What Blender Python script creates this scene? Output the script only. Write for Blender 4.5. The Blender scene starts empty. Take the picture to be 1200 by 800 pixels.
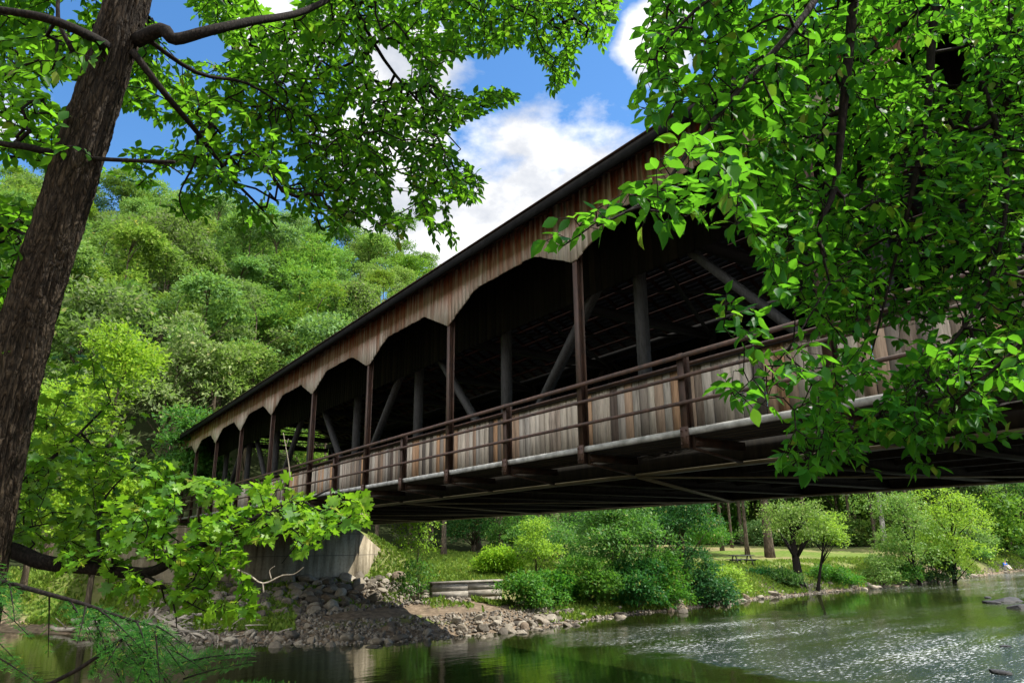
import bpy, bmesh, math, random
import numpy as np
from mathutils import Vector, Matrix, noise as mnoise

rng = np.random.default_rng(7)
random.seed(7)
sc = bpy.context.scene
col = sc.collection
PI = math.pi

# ------------------------------------------------------------------ camera
EYE = np.array([0.0, 0.0, 3.0])
FPX = 840.0
PITCH = math.radians(15.755)
ROLL = math.radians(0.57)
Wd = np.array([0, math.cos(PITCH), math.sin(PITCH)])
_r0 = np.array([1.0, 0, 0]); _u0 = np.cross(_r0, Wd)
Rt = math.cos(ROLL) * _r0 - math.sin(ROLL) * _u0
Up = math.sin(ROLL) * _r0 + math.cos(ROLL) * _u0
cam_d = bpy.data.cameras.new("camera")
cam_d.sensor_width = 36.0
cam_d.lens = FPX / 1200 * 36
cam_d.clip_start = 0.05
cam_d.clip_end = 3000
cam = bpy.data.objects.new("camera", cam_d)
col.objects.link(cam)
cam.matrix_world = Matrix(((Rt[0], Up[0], -Wd[0], EYE[0]), (Rt[1], Up[1], -Wd[1], EYE[1]), (Rt[2], Up[2], -Wd[2], EYE[2]), (0, 0, 0, 1)))
sc.camera = cam


def at(px, py, depth):
    """the point of the world that the photo shows at (px, py), depth metres away"""
    return EYE + depth * (Wd + Rt * (px - 600) / FPX - Up * (py - 400) / FPX)


def atz(px, py, z):
    r = Wd + Rt * (px - 600) / FPX - Up * (py - 400) / FPX
    return EYE + r * ((z - EYE[2]) / r[2])


# bridge frame: t along the bridge (away, to the left), v across it (away from the camera)
U2 = np.array([-0.56428, 0.82558]); V2 = np.array([0.82558, 0.56428])


def br(t, v, z=0.0):
    p = U2 * t + V2 * v
    return np.array([p[0], p[1], z])


# ------------------------------------------------------------------ helpers
def tag(o, label=None, cat=None, group=None, kind=None):
    if label: o["label"] = label
    if cat: o["category"] = cat
    if group: o["group"] = group
    if kind: o["kind"] = kind
    return o


def empty(name, loc=(0, 0, 0), rz=0.0):
    o = bpy.data.objects.new(name, None)
    o.location = loc; o.rotation_euler = (0, 0, rz)
    o.empty_display_size = 0.2
    col.objects.link(o)
    return o


def link(name, me, mat, parent=None, loc=None, smooth=False):
    if mat is not None:
        me.materials.clear(); me.materials.append(mat)
    if smooth:
        me.polygons.foreach_set("use_smooth", np.ones(len(me.polygons), bool))
    o = bpy.data.objects.new(name, me)
    col.objects.link(o)
    if parent is not None: o.parent = parent
    if loc is not None: o.location = loc
    return o


def copy_tree(o, parent=None):
    c = o.copy(); col.objects.link(c)
    if parent is not None: c.parent = parent
    for ch in o.children: copy_tree(ch, c)
    return c


class MB:
    """collects faces, then builds one mesh"""
    def __init__(s):
        s.v = []; s.l = []; s.n = []; s.c = 0

    def add(s, verts, faces):
        verts = np.asarray(verts, float)
        for f in faces:
            s.l.append(np.asarray(f, np.int64) + s.c); s.n.append(len(f))
        s.v.append(verts); s.c += len(verts)
        return s

    def many(s, V, faces):
        """V (N,k,3): N copies of a template whose faces are listed"""
        N, k, _ = V.shape
        if N == 0: return s
        flat = np.concatenate([np.asarray(f) for f in faces])
        cnt = np.array([len(f) for f in faces])
        idx = flat[None, :] + (np.arange(N) * k)[:, None] + s.c
        s.l.append(idx.ravel()); s.n.extend(np.tile(cnt, N).tolist())
        s.v.append(V.reshape(-1, 3)); s.c += N * k
        return s

    def box(s, a, b):
        x0, y0, z0 = a; x1, y1, z1 = b
        s.add([(x0, y0, z0), (x1, y0, z0), (x1, y1, z0), (x0, y1, z0), (x0, y0, z1), (x1, y0, z1), (x1, y1, z1), (x0, y1, z1)],
              [(0, 3, 2, 1), (4, 5, 6, 7), (0, 1, 5, 4), (1, 2, 6, 5), (2, 3, 7, 6), (3, 0, 4, 7)])
        return s

    def bar(s, p, q, w, h, up=(0, 0, 1)):
        p = np.asarray(p, float); q = np.asarray(q, float)
        d = q - p; d /= np.linalg.norm(d)
        sd = np.cross(d, up); sd /= np.linalg.norm(sd)
        u = np.cross(sd, d)
        V = []
        for e in (p, q):
            for a, b in ((-1, -1), (1, -1), (1, 1), (-1, 1)):
                V.append(e + sd * a * w / 2 + u * b * h / 2)
        s.add(V, [(0, 1, 2, 3), (7, 6, 5, 4), (0, 4, 5, 1), (1, 5, 6, 2), (2, 6, 7, 3), (3, 7, 4, 0)])
        return s

    def tube(s, pts, rad, sides=8, cap=True):
        pts = np.asarray(pts, float); n = len(pts)
        rad = np.full(n, rad) if np.isscalar(rad) else np.asarray(rad, float)
        tan = np.gradient(pts, axis=0); tan /= np.linalg.norm(tan, axis=1)[:, None] + 1e-9
        ref = np.array([0, 0, 1.0]) if abs(tan[0][2]) < 0.9 else np.array([1.0, 0, 0])
        V = []
        for i in range(n):
            a = np.cross(tan[i], ref); a /= np.linalg.norm(a) + 1e-9
            b = np.cross(tan[i], a); ref = np.cross(a, tan[i])
            th = np.arange(sides) * 2 * PI / sides
            V.append(pts[i] + rad[i] * (np.cos(th)[:, None] * a + np.sin(th)[:, None] * b))
        F = []
        for i in range(n - 1):
            for k in range(sides):
                k2 = (k + 1) % sides
                F.append((i * sides + k, i * sides + k2, (i + 1) * sides + k2, (i + 1) * sides + k))
        if cap:
            F.append(tuple(range(sides))[::-1]); F.append(tuple((n - 1) * sides + k for k in range(sides)))
        s.add(np.concatenate(V), F)
        return s

    def prism(s, outline, y0, y1):
        """outline of (x, z) pairs swept along y"""
        n = len(outline)
        V = [(x, y0, z) for x, z in outline] + [(x, y1, z) for x, z in outline]
        F = [tuple(range(n)), tuple(range(2 * n - 1, n - 1, -1))]
        for i in range(n):
            j = (i + 1) % n
            F.append((i, i + n, j + n, j))
        s.add(V, F)
        return s

    def mesh(s, name):
        me = bpy.data.meshes.new(name)
        V = np.concatenate(s.v); L = np.concatenate(s.l); n = np.asarray(s.n)
        me.vertices.add(len(V)); me.vertices.foreach_set("co", V.astype(np.float32).ravel())
        me.loops.add(len(L)); me.loops.foreach_set("vertex_index", L.astype(np.int32))
        me.polygons.add(len(n))
        st = np.zeros(len(n), np.int32); st[1:] = np.cumsum(n)[:-1]
        me.polygons.foreach_set("loop_start", st)
        me.update(calc_edges=True)
        return me

    def build(s, name, mat, parent=None, smooth=False):
        return link(name, s.mesh(name), mat, parent, smooth=smooth)


# ------------------------------------------------------------------ materials
def newmat(name):
    m = bpy.data.materials.new(name); m.use_nodes = True
    nt = m.node_tree; nt.nodes.clear()
    out = nt.nodes.new("ShaderNodeOutputMaterial")
    return m, nt, out


def nd(nt, typ, **kw):
    n = nt.nodes.new(typ)
    for k, v in kw.items(): setattr(n, k, v)
    return n


def ramp(nt, src, stops, interp="LINEAR"):
    r = nt.nodes.new("ShaderNodeValToRGB")
    r.color_ramp.interpolation = interp
    el = r.color_ramp.elements
    while len(el) < len(stops): el.new(0.5)
    for e, (p, c) in zip(el, stops):
        e.position = p; e.color = (*c, 1) if len(c) == 3 else c
    nt.links.new(src, r.inputs[0])
    return r.outputs[0]


def mixc(nt, fac, a, b, mode="MIX"):
    m = nt.nodes.new("ShaderNodeMix"); m.data_type = "RGBA"; m.blend_type = mode
    for s, x in ((m.inputs[0], fac), (m.inputs[6], a), (m.inputs[7], b)):
        if hasattr(x, "is_linked"): nt.links.new(x, s)
        elif isinstance(x, (int, float)): s.default_value = x
        else: s.default_value = (*x, 1)
    return m.outputs[2]


def math_(nt, op, a, b=0.0, c=None, clamp=False):
    m = nt.nodes.new("ShaderNodeMath"); m.operation = op; m.use_clamp = clamp
    for i, x in enumerate((a, b, c)):
        if x is None: continue
        if hasattr(x, "is_linked"): nt.links.new(x, m.inputs[i])
        else: m.inputs[i].default_value = x
    return m.outputs[0]


def mapping(nt, src, scale=(1, 1, 1), rot=(0, 0, 0)):
    m = nt.nodes.new("ShaderNodeMapping")
    m.inputs["Scale"].default_value = scale; m.inputs["Rotation"].default_value = rot
    nt.links.new(src, m.inputs["Vector"])
    return m.outputs[0]


def noise(nt, vec, scale, detail=4, rough=0.55, out="Fac"):
    n = nt.nodes.new("ShaderNodeTexNoise")
    n.inputs["Scale"].default_value = scale; n.inputs["Detail"].default_value = detail; n.inputs["Roughness"].default_value = rough
    if vec is not None: nt.links.new(vec, n.inputs["Vector"])
    return n.outputs[out]


def bump(nt, h, strength, dist=0.02):
    b = nt.nodes.new("ShaderNodeBump")
    b.inputs["Strength"].default_value = strength; b.inputs["Distance"].default_value = dist
    nt.links.new(h, b.inputs["Height"])
    return b.outputs[0]


def principled(nt, out, color, rough=0.8, normal=None, spec=0.3, metal=0.0):
    p = nt.nodes.new("ShaderNodeBsdfPrincipled")
    for key, x in (("Base Color", color), ("Roughness", rough)):
        if hasattr(x, "is_linked"): nt.links.new(x, p.inputs[key])
        elif isinstance(x, (int, float)): p.inputs[key].default_value = x
        else: p.inputs[key].default_value = (*x, 1)
    p.inputs["Specular IOR Level"].default_value = spec
    p.inputs["Metallic"].default_value = metal
    if normal is not None: nt.links.new(normal, p.inputs["Normal"])
    nt.links.new(p.outputs[0], out.inputs[0])
    return p


def leaf_mat(name, dark, mid, light, trans, tfac=0.45, rough=0.5, spec=0.35, objvar=0.0):
    """leaf colour varies from leaf to leaf (and a little from tree to tree); light passes through the blade"""
    m, nt, out = newmat(name)
    g = nd(nt, "ShaderNodeNewGeometry")
    fac = g.outputs["Random Per Island"]
    c = ramp(nt, fac, [(0.0, dark), (0.5, mid), (0.93, light), (0.985, tuple(.5 * (a_ + b_) for a_, b_ in zip(light, (.30, .22, .04))))])
    tcl = nd(nt, "ShaderNodeTexCoord")
    c = mixc(nt, 0.55, c, ramp(nt, noise(nt, tcl.outputs["Object"], 26.0 if not objvar else 1.5, 3, .6), [(0.3, (0.62, 0.66, 0.6)), (0.7, (1.3, 1.25, 1.2))]), "MULTIPLY")
    if objvar:
        oi = nd(nt, "ShaderNodeObjectInfo")
        hs = nd(nt, "ShaderNodeHueSaturation")
        nt.links.new(c, hs.inputs["Color"])
        nt.links.new(math_(nt, "MULTIPLY_ADD", oi.outputs["Random"], 0.07 * objvar, 0.5 - 0.035 * objvar), hs.inputs["Hue"])
        rv = math_(nt, "FRACT", math_(nt, "MULTIPLY", oi.outputs["Random"], 17.3))
        nt.links.new(math_(nt, "MULTIPLY_ADD", rv, 0.8 * objvar, 1 - 0.35 * objvar), hs.inputs["Value"])
        rs = math_(nt, "FRACT", math_(nt, "MULTIPLY", oi.outputs["Random"], 41.7))
        nt.links.new(math_(nt, "MULTIPLY_ADD", rs, 0.45 * objvar, 1 - 0.3 * objvar), hs.inputs["Saturation"])
        c = hs.outputs[0]
    p = nt.nodes.new("ShaderNodeBsdfPrincipled")
    nt.links.new(c, p.inputs["Base Color"])
    p.inputs["Roughness"].default_value = rough; p.inputs["Specular IOR Level"].default_value = spec
    t = nd(nt, "ShaderNodeBsdfTranslucent")
    tc = mixc(nt, 0.35, trans, c)
    nt.links.new(tc, t.inputs[0])
    mx = nd(nt, "ShaderNodeMixShader"); mx.inputs[0].default_value = tfac
    nt.links.new(p.outputs[0], mx.inputs[1]); nt.links.new(t.outputs[0], mx.inputs[2])
    nt.links.new(mx.outputs[0], out.inputs[0])
    return m


def board_mat(name, stops, stain=0.0, axis_scale=(14, 14, 1.2), rough=0.85, zstain=None):
    """weathered boards: every board its own tone, grain along its length, iron-red run stains"""
    m, nt, out = newmat(name)
    g = nd(nt, "ShaderNodeNewGeometry"); tc = nd(nt, "ShaderNodeTexCoord")
    base = ramp(nt, g.outputs["Random Per Island"], stops)
    grain = noise(nt, mapping(nt, tc.outputs["Object"], axis_scale), 3.0, 6, 0.65)
    gcol = ramp(nt, grain, [(0.25, (0.45, 0.45, 0.45)), (0.5, (0.95, 0.95, 0.95)), (0.75, (1.25, 1.25, 1.25))])
    c = mixc(nt, 0.8, base, gcol, "MULTIPLY")
    blot = noise(nt, tc.outputs["Object"], 0.9, 3)
    c = mixc(nt, 0.6, c, ramp(nt, blot, [(0.3, (0.6, 0.58, 0.55)), (0.7, (1.15, 1.12, 1.1))]), "MULTIPLY")
    if stain:
        sep = nd(nt, "ShaderNodeSeparateXYZ"); nt.links.new(tc.outputs["Object"], sep.inputs[0])
        run = noise(nt, mapping(nt, tc.outputs["Object"], (7, 1, 0.35)), 1.6, 4, 0.6)
        zf = math_(nt, "MULTIPLY_ADD", sep.outputs[2], 1 / (zstain[1] - zstain[0]), -zstain[0] / (zstain[1] - zstain[0]), True)
        f = math_(nt, "MULTIPLY", math_(nt, "MULTIPLY_ADD", run, 4.2, -1.35, True), math_(nt, "POWER", zf, .85))
        f = math_(nt, "MULTIPLY", f, stain, clamp=True)
        c = mixc(nt, f, c, (0.34, 0.072, 0.026))
    drk = noise(nt, mapping(nt, tc.outputs["Object"], (axis_scale[0] * .35, axis_scale[1] * .35, axis_scale[2] * .5)), 1.3, 5, 0.7)
    c = mixc(nt, 0.35 if stain else 0.75, c, ramp(nt, drk, [(0.34, (0.38, 0.36, 0.34)), (0.5, (1, 1, 1))]), "MULTIPLY")
    principled(nt, out, c, rough, bump(nt, grain, 0.35, 0.01), 0.2)
    return m


def bark_mat(name, a, b, sc_=(9, 9, 1.6), strength=0.8, dist=0.03):
    m, nt, out = newmat(name)
    tc = nd(nt, "ShaderNodeTexCoord")
    v = mapping(nt, tc.outputs["Object"], sc_)
    n1 = noise(nt, v, 2.2, 6, 0.65)
    vo = nd(nt, "ShaderNodeTexVoronoi"); vo.feature = "DISTANCE_TO_EDGE"; vo.inputs["Scale"].default_value = 2.2
    wv = nd(nt, "ShaderNodeVectorMath"); wv.operation = "ADD"
    nt.links.new(v, wv.inputs[0]); nt.links.new(noise(nt, v, 1.3, 3, 0.6, "Color"), wv.inputs[1])
    nt.links.new(wv.outputs[0], vo.inputs["Vector"])
    h = math_(nt, "ADD", math_(nt, "MULTIPLY", vo.outputs["Distance"], 1.6, clamp=True), math_(nt, "MULTIPLY", n1, 0.5))
    c = ramp(nt, h, [(0.15, a), (0.55, b), (0.9, tuple(min(1, x * 1.7) for x in b))])
    c = mixc(nt, 0.5, c, ramp(nt, noise(nt, tc.outputs["Object"], 1.7, 4), [(0.3, (0.6, 0.6, 0.6)), (0.7, (1.2, 1.25, 1.1))]), "MULTIPLY")
    principled(nt, out, c, 0.9, bump(nt, h, strength, dist), 0.15)
    return m


def plain_mat(name, a, b, scale=4.0, rough=0.8, bs=0.3, bd=0.01, metal=0.0, spec=0.3, vec="Object", vscale=(1, 1, 1)):
    m, nt, out = newmat(name)
    tc = nd(nt, "ShaderNodeTexCoord")
    n = noise(nt, mapping(nt, tc.outputs[vec], vscale), scale, 6, 0.6)
    principled(nt, out, ramp(nt, n, [(0.3, a), (0.7, b)]), rough, bump(nt, n, bs, bd), spec, metal)
    return m


M = {}
M["valance"] = board_mat("valance_boards", [(0, (0.58, 0.47, 0.39)), (0.3, (0.74, 0.65, 0.57)), (0.7, (0.80, 0.73, 0.66)), (0.92, (0.64, 0.48, 0.38)), (1, (0.42, 0.29, 0.22))], 0.95, (14, 14, 0.8), zstain=(8.2, 8.98))
M["railing_boards"] = board_mat("railing_boards", [(0, (0.10, 0.085, 0.075)), (0.18, (0.30, 0.26, 0.22)), (0.35, (0.58, 0.51, 0.42)), (0.6, (0.44, 0.41, 0.37)), (0.8, (0.50, 0.30, 0.17)), (0.9, (0.34, 0.27, 0.21)), (1, (0.13, 0.10, 0.085))], 0.0, (16, 16, 0.9))
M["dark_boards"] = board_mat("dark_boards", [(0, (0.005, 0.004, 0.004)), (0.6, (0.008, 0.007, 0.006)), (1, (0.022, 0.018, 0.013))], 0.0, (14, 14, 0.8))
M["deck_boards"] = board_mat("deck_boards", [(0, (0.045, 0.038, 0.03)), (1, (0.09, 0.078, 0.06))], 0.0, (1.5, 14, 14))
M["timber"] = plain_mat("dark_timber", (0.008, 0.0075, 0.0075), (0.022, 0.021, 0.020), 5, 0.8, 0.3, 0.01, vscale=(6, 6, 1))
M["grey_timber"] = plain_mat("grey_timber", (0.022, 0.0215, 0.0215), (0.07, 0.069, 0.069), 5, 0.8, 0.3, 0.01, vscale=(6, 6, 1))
M["steel"] = plain_mat("rusted_steel", (0.020, 0.012, 0.009), (0.085, 0.040, 0.024), 7, 0.65, 0.25, 0.004, 0.0, 0.5, vscale=(1, 1, 0.5))
M["pale_edge"] = plain_mat("weathered_deck_edge", (0.14, 0.14, 0.13), (0.46, 0.46, 0.44), 5, 0.8, 0.3, 0.006)
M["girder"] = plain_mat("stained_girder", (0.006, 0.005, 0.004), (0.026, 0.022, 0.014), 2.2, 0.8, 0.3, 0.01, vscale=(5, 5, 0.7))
M["flange"] = plain_mat("pale_flange", (0.13, 0.11, 0.06), (0.24, 0.22, 0.15), 2.5, 0.7, 0.2, 0.006)
M["rafter"] = plain_mat("red_brown_rafters", (0.010, 0.005, 0.004), (0.07, 0.026, 0.017), 6, 0.85, 0.3, 0.01)
M["shingle"] = plain_mat("roof_shingles", (0.014, 0.0145, 0.016), (0.04, 0.041, 0.044), 9, 0.85, 0.6, 0.02)
M["drip"] = plain_mat("drip_edge", (0.004, 0.004, 0.004), (0.012, 0.012, 0.012), 6, 0.8, 0.2, 0.004, 0.0, 0.05)
M["concrete"], nt, out = newmat("stained_concrete")
_ob = nd(nt, "ShaderNodeTexCoord").outputs["Object"]
_a = noise(nt, mapping(nt, _ob, (2.2, 2.2, 0.22)), 1.5, 6, .65); _b = noise(nt, _ob, 7.0, 6, .7); _d = noise(nt, _ob, .5, 3)
_c = ramp(nt, _a, [(.3, (.075, .06, .038)), (.48, (.23, .195, .135)), (.7, (.36, .315, .235))])
_c = mixc(nt, .6, _c, ramp(nt, _b, [(.3, (.6, .58, .55)), (.6, (1.1, 1.1, 1.1))]), "MULTIPLY")
_c = mixc(nt, .5, _c, ramp(nt, _d, [(.4, (.55, .52, .45)), (.65, (1.15, 1.1, 1.0))]), "MULTIPLY")
_sz = nd(nt, "ShaderNodeSeparateXYZ"); nt.links.new(_ob, _sz.inputs[0])
_ln = math_(nt, "GREATER_THAN", math_(nt, "FRACT", math_(nt, "MULTIPLY", _sz.outputs[2], .82)), .03)
_c = mixc(nt, math_(nt, "SUBTRACT", 1.0, _ln), _c, (.09, .075, .055))
principled(nt, out, _c, .9, bump(nt, _b, .35, .02), .2)
M["rock"], nt, out = newmat("river_stone")
_tc = nd(nt, "ShaderNodeTexCoord"); _oi = nd(nt, "ShaderNodeObjectInfo")
_c = ramp(nt, _oi.outputs["Random"], [(0, (0.075, 0.064, 0.05)), (0.4, (0.175, 0.148, 0.11)), (0.75, (0.29, 0.255, 0.20)), (1, (0.14, 0.10, 0.066))])
_n = noise(nt, _tc.outputs["Object"], 3.2, 6, 0.65)
principled(nt, out, mixc(nt, 0.7, _c, ramp(nt, _n, [(0.3, (0.5, 0.5, 0.5)), (0.7, (1.25, 1.25, 1.2))]), "MULTIPLY"), 0.85, bump(nt, _n, 0.5, 0.06), 0.25)
M["wet_rock"] = plain_mat("wet_dark_stone", (0.010, 0.010, 0.010), (0.035, 0.033, 0.030), 4, 0.7, 0.6, 0.05, 0, 0.25)
M["gravel"] = plain_mat("gravel", (0.10, 0.09, 0.075), (0.30, 0.27, 0.22), 0.9, 0.9, 0.3, 0.02)
M["bark_near"] = bark_mat("furrowed_bark", (0.0035, 0.003, 0.0023), (0.040, 0.029, 0.019), (14, 14, 2.4), 0.9, 0.03)
M["bark_dark"] = bark_mat("dark_bark", (0.004, 0.0035, 0.003), (0.013, 0.010, 0.008), (16, 16, 6), 0.5, 0.01)
M["bark_mid"] = bark_mat("brown_bark", (0.035, 0.026, 0.018), (0.11, 0.085, 0.06), (4, 4, 0.8), 0.7, 0.05)
M["bark_grey"] = bark_mat("grey_bark", (0.10, 0.095, 0.085), (0.26, 0.245, 0.22), (4, 4, 0.8), 0.5, 0.03)
M["drift"] = plain_mat("bleached_driftwood", (0.20, 0.17, 0.13), (0.42, 0.37, 0.30), 3, 0.85, 0.4, 0.02)
M["leaf_elm"] = leaf_mat("elm_leaves", (0.010, 0.080, 0.009), (0.018, 0.12, 0.010), (0.045, 0.17, 0.012), (0.17, 0.48, 0.018), 0.52, 0.5, 0.14)
M["leaf_canopy"] = leaf_mat("ash_leaves", (0.012, 0.062, 0.010), (0.024, 0.10, 0.011), (0.05, 0.15, 0.014), (0.24, 0.58, 0.02), 0.54, 0.5, 0.15)
M["leaf_maple"] = leaf_mat("maple_leaves", (0.035, 0.12, 0.010), (0.075, 0.20, 0.013), (0.16, 0.29, 0.02), (0.30, 0.60, 0.02), 0.46, 0.42, 0.28)
M["leaf_hemlock"] = leaf_mat("hemlock_needles", (0.010, 0.055, 0.009), (0.02, 0.09, 0.012), (0.045, 0.14, 0.018), (0.10, 0.30, 0.015), 0.4, 0.5, 0.1)
M["leaf_wood"] = leaf_mat("hill_leaves", (0.048, 0.115, 0.014), (0.09, 0.175, 0.02), (0.15, 0.25, 0.034), (0.24, 0.44, 0.05), 0.38, 0.6, 0.2, 1.0)
M["leaf_bush"] = leaf_mat("bush_leaves", (0.025, 0.095, 0.014), (0.045, 0.14, 0.018), (0.08, 0.20, 0.024), (0.15, 0.40, 0.03), 0.38, 0.5, 0.14, 0.5)
M["leaf_lime"] = leaf_mat("lime_leaves", (0.10, 0.22, 0.014), (0.17, 0.31, 0.02), (0.26, 0.40, 0.03), (0.40, 0.65, 0.04), 0.42, 0.5, 0.14, 0.3)
M["leaf_willow"] = leaf_mat("willow_leaves", (0.07, 0.16, 0.022), (0.12, 0.22, 0.035), (0.22, 0.31, 0.085), (0.26, 0.46, 0.06), 0.35, 0.45, 0.14, 0.3)
M["leaf_dark"] = leaf_mat("dark_leaves", (0.012, 0.06, 0.014), (0.022, 0.09, 0.018), (0.04, 0.12, 0.022), (0.08, 0.26, 0.03), 0.35, 0.5, 0.14, 0.5)
M["grass"] = leaf_mat("grass_blades", (0.07, 0.13, 0.014), (0.11, 0.19, 0.02), (0.17, 0.24, 0.035), (0.26, 0.40, 0.04), 0.35, 0.6, 0.2)

# ------------------------------------------------------------------ world, sun
SUN = np.array([0.53, 0.035, 0.848]); SUN /= np.linalg.norm(SUN)
EL = math.asin(SUN[2]); AZ = math.atan2(SUN[0], SUN[1])
w = bpy.data.worlds.new("World"); sc.world = w; w.use_nodes = True
nt = w.node_tree; nt.nodes.clear()
wo = nd(nt, "ShaderNodeOutputWorld"); bg = nd(nt, "ShaderNodeBackground")
sky = nd(nt, "ShaderNodeTexSky"); sky.sky_type = "NISHITA"; sky.sun_disc = False
sky.sun_elevation = EL; sky.sun_rotation = AZ; sky.air_density = 1.0; sky.dust_density = 0.3; sky.ozone_density = 2.0
hs = nd(nt, "ShaderNodeHueSaturation"); hs.inputs["Saturation"].default_value = 1.25
nt.links.new(sky.outputs[0], hs.inputs["Color"])
tc = nd(nt, "ShaderNodeTexCoord")
dirv = tc.outputs["Generated"]
# cumulus: noise on the sky dome, gathered round a few bearings
cl1 = noise(nt, mapping(nt, dirv, (1, 1, 1.7)), 4.2, 9, 0.56)


def lobe(px, py, rad):
    d = at(px, py, 1.0) - EYE; d /= np.linalg.norm(d)
    vm = nd(nt, "ShaderNodeVectorMath"); vm.operation = "DISTANCE"
    nt.links.new(dirv, vm.inputs[0]); vm.inputs[1].default_value = tuple(d)
    return math_(nt, "SUBTRACT", 1.0, math_(nt, "DIVIDE", vm.outputs["Value"], rad, clamp=True))


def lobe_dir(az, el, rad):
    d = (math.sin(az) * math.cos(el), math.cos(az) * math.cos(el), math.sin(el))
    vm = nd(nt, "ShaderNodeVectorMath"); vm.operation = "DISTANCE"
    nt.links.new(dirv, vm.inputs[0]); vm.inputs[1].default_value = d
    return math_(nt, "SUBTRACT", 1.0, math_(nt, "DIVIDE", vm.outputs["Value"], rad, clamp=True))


gather = lobe_dir(PI, .5, 1.5)  # two cloud banks out of view behind the camera, added as fill light
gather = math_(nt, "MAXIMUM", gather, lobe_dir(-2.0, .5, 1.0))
for a in ((610, 250, 0.21), (705, 225, 0.17), (455, 205, 0.17), (470, 80, 0.17), (770, 52, 0.08), (350, 20, 0.14), (1000, 250, 0.2), (-300, 100, 0.3)):
    l_ = lobe(*a)
    gather = math_(nt, "MAXIMUM", gather, l_)
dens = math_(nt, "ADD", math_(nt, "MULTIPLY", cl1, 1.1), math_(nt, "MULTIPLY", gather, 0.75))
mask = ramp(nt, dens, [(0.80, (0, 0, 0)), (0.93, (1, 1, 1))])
inner = noise(nt, mapping(nt, dirv, (1, 1, 1.6)), 9.0, 8, 0.6)
ccol = ramp(nt, inner, [(0.30, (2.7, 2.9, 3.3)), (0.45, (3.7, 3.8, 4.0)), (0.62, (5.6, 5.6, 5.6))])
# unseen cloud behind the camera, brightened further to lift the shaded bridge face
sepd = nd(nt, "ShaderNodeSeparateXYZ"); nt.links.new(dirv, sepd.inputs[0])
fill_c = math_(nt, "MULTIPLY_ADD", sepd.outputs[1], -6.0, 0.0, True)
ccol = mixc(nt, fill_c, ccol, mixc(nt, 1.0, ccol, (3.2, 3.15, 3.1), "MULTIPLY"))
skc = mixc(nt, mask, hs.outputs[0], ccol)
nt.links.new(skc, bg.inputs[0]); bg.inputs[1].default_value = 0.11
nt.links.new(bg.outputs[0], wo.inputs[0])
sl = bpy.data.lights.new("sun", "SUN"); sl.energy = 4.6; sl.angle = math.radians(0.5); sl.color = (1.0, 0.95, 0.86)
so = bpy.data.objects.new("sun", sl); col.objects.link(so)
so.rotation_euler = Vector(SUN).to_track_quat("Z", "Y").to_euler()
so.location = (30, -20, 60)
sc.view_settings.view_transform = "Standard"; sc.view_settings.look = "None"
sc.view_settings.exposure = 1.12; sc.view_settings.gamma = 1.0

# ------------------------------------------------------------------ terrain
WZ = -0.6
shore_px = [(-250, 735), (-60, 738), (60, 742), (150, 748), (260, 753), (400, 754), (500, 748), (580, 741), (640, 735), (690, 726), (740, 719), (800, 714), (850, 706), (900, 700), (935, 697), (1035, 688), (1100, 681), (1160, 673), (1200, 668), (1300, 662)]
_sp = np.array([atz(x, y, WZ) for x, y in shore_px])
S_AZ = np.concatenate([[-1.75, -1.3], np.arctan2(_sp[:, 0], _sp[:, 1]), [1.0, 1.3, 1.75]])
S_R = np.concatenate([[60, 45], np.hypot(_sp[:, 0], _sp[:, 1]), [95, 110, 130]])
N_AZ = np.array([-PI, -1.75, -1.2, -0.6, 0.5, 0.95, 1.35, 1.75, PI])
N_R = np.array([1e4, 40, 14, 11.5, 10.5, 12, 15, 40, 1e4])
PR_D = np.array([0, 3, 8, 15, 25, 40, 60, 400.0])
PR_L = np.array([0, 0.35, 0.95, 1.6, 2.4, 3.1, 4.0, 30.0])
PR_R = np.array([0, 0.9, 1.7, 2.1, 2.5, 3.0, 3.4, 6.0])


def sstep(x, a, b):
    t = np.clip((x - a) / (b - a), 0, 1); return t * t * (3 - 2 * t)


def wav(x, y, s, seed=0.0):
    return (np.sin(x * s + seed) * np.cos(y * s * 1.13 - seed * 1.7) + 0.6 * np.sin(x * s * 2.3 - y * s * 1.9 + seed * 3.1) + 0.35 * np.sin(x * s * 4.7 + y * s * 5.3 + seed)) / 1.95


def shore_r(az): return np.interp(az, S_AZ, S_R)


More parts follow.
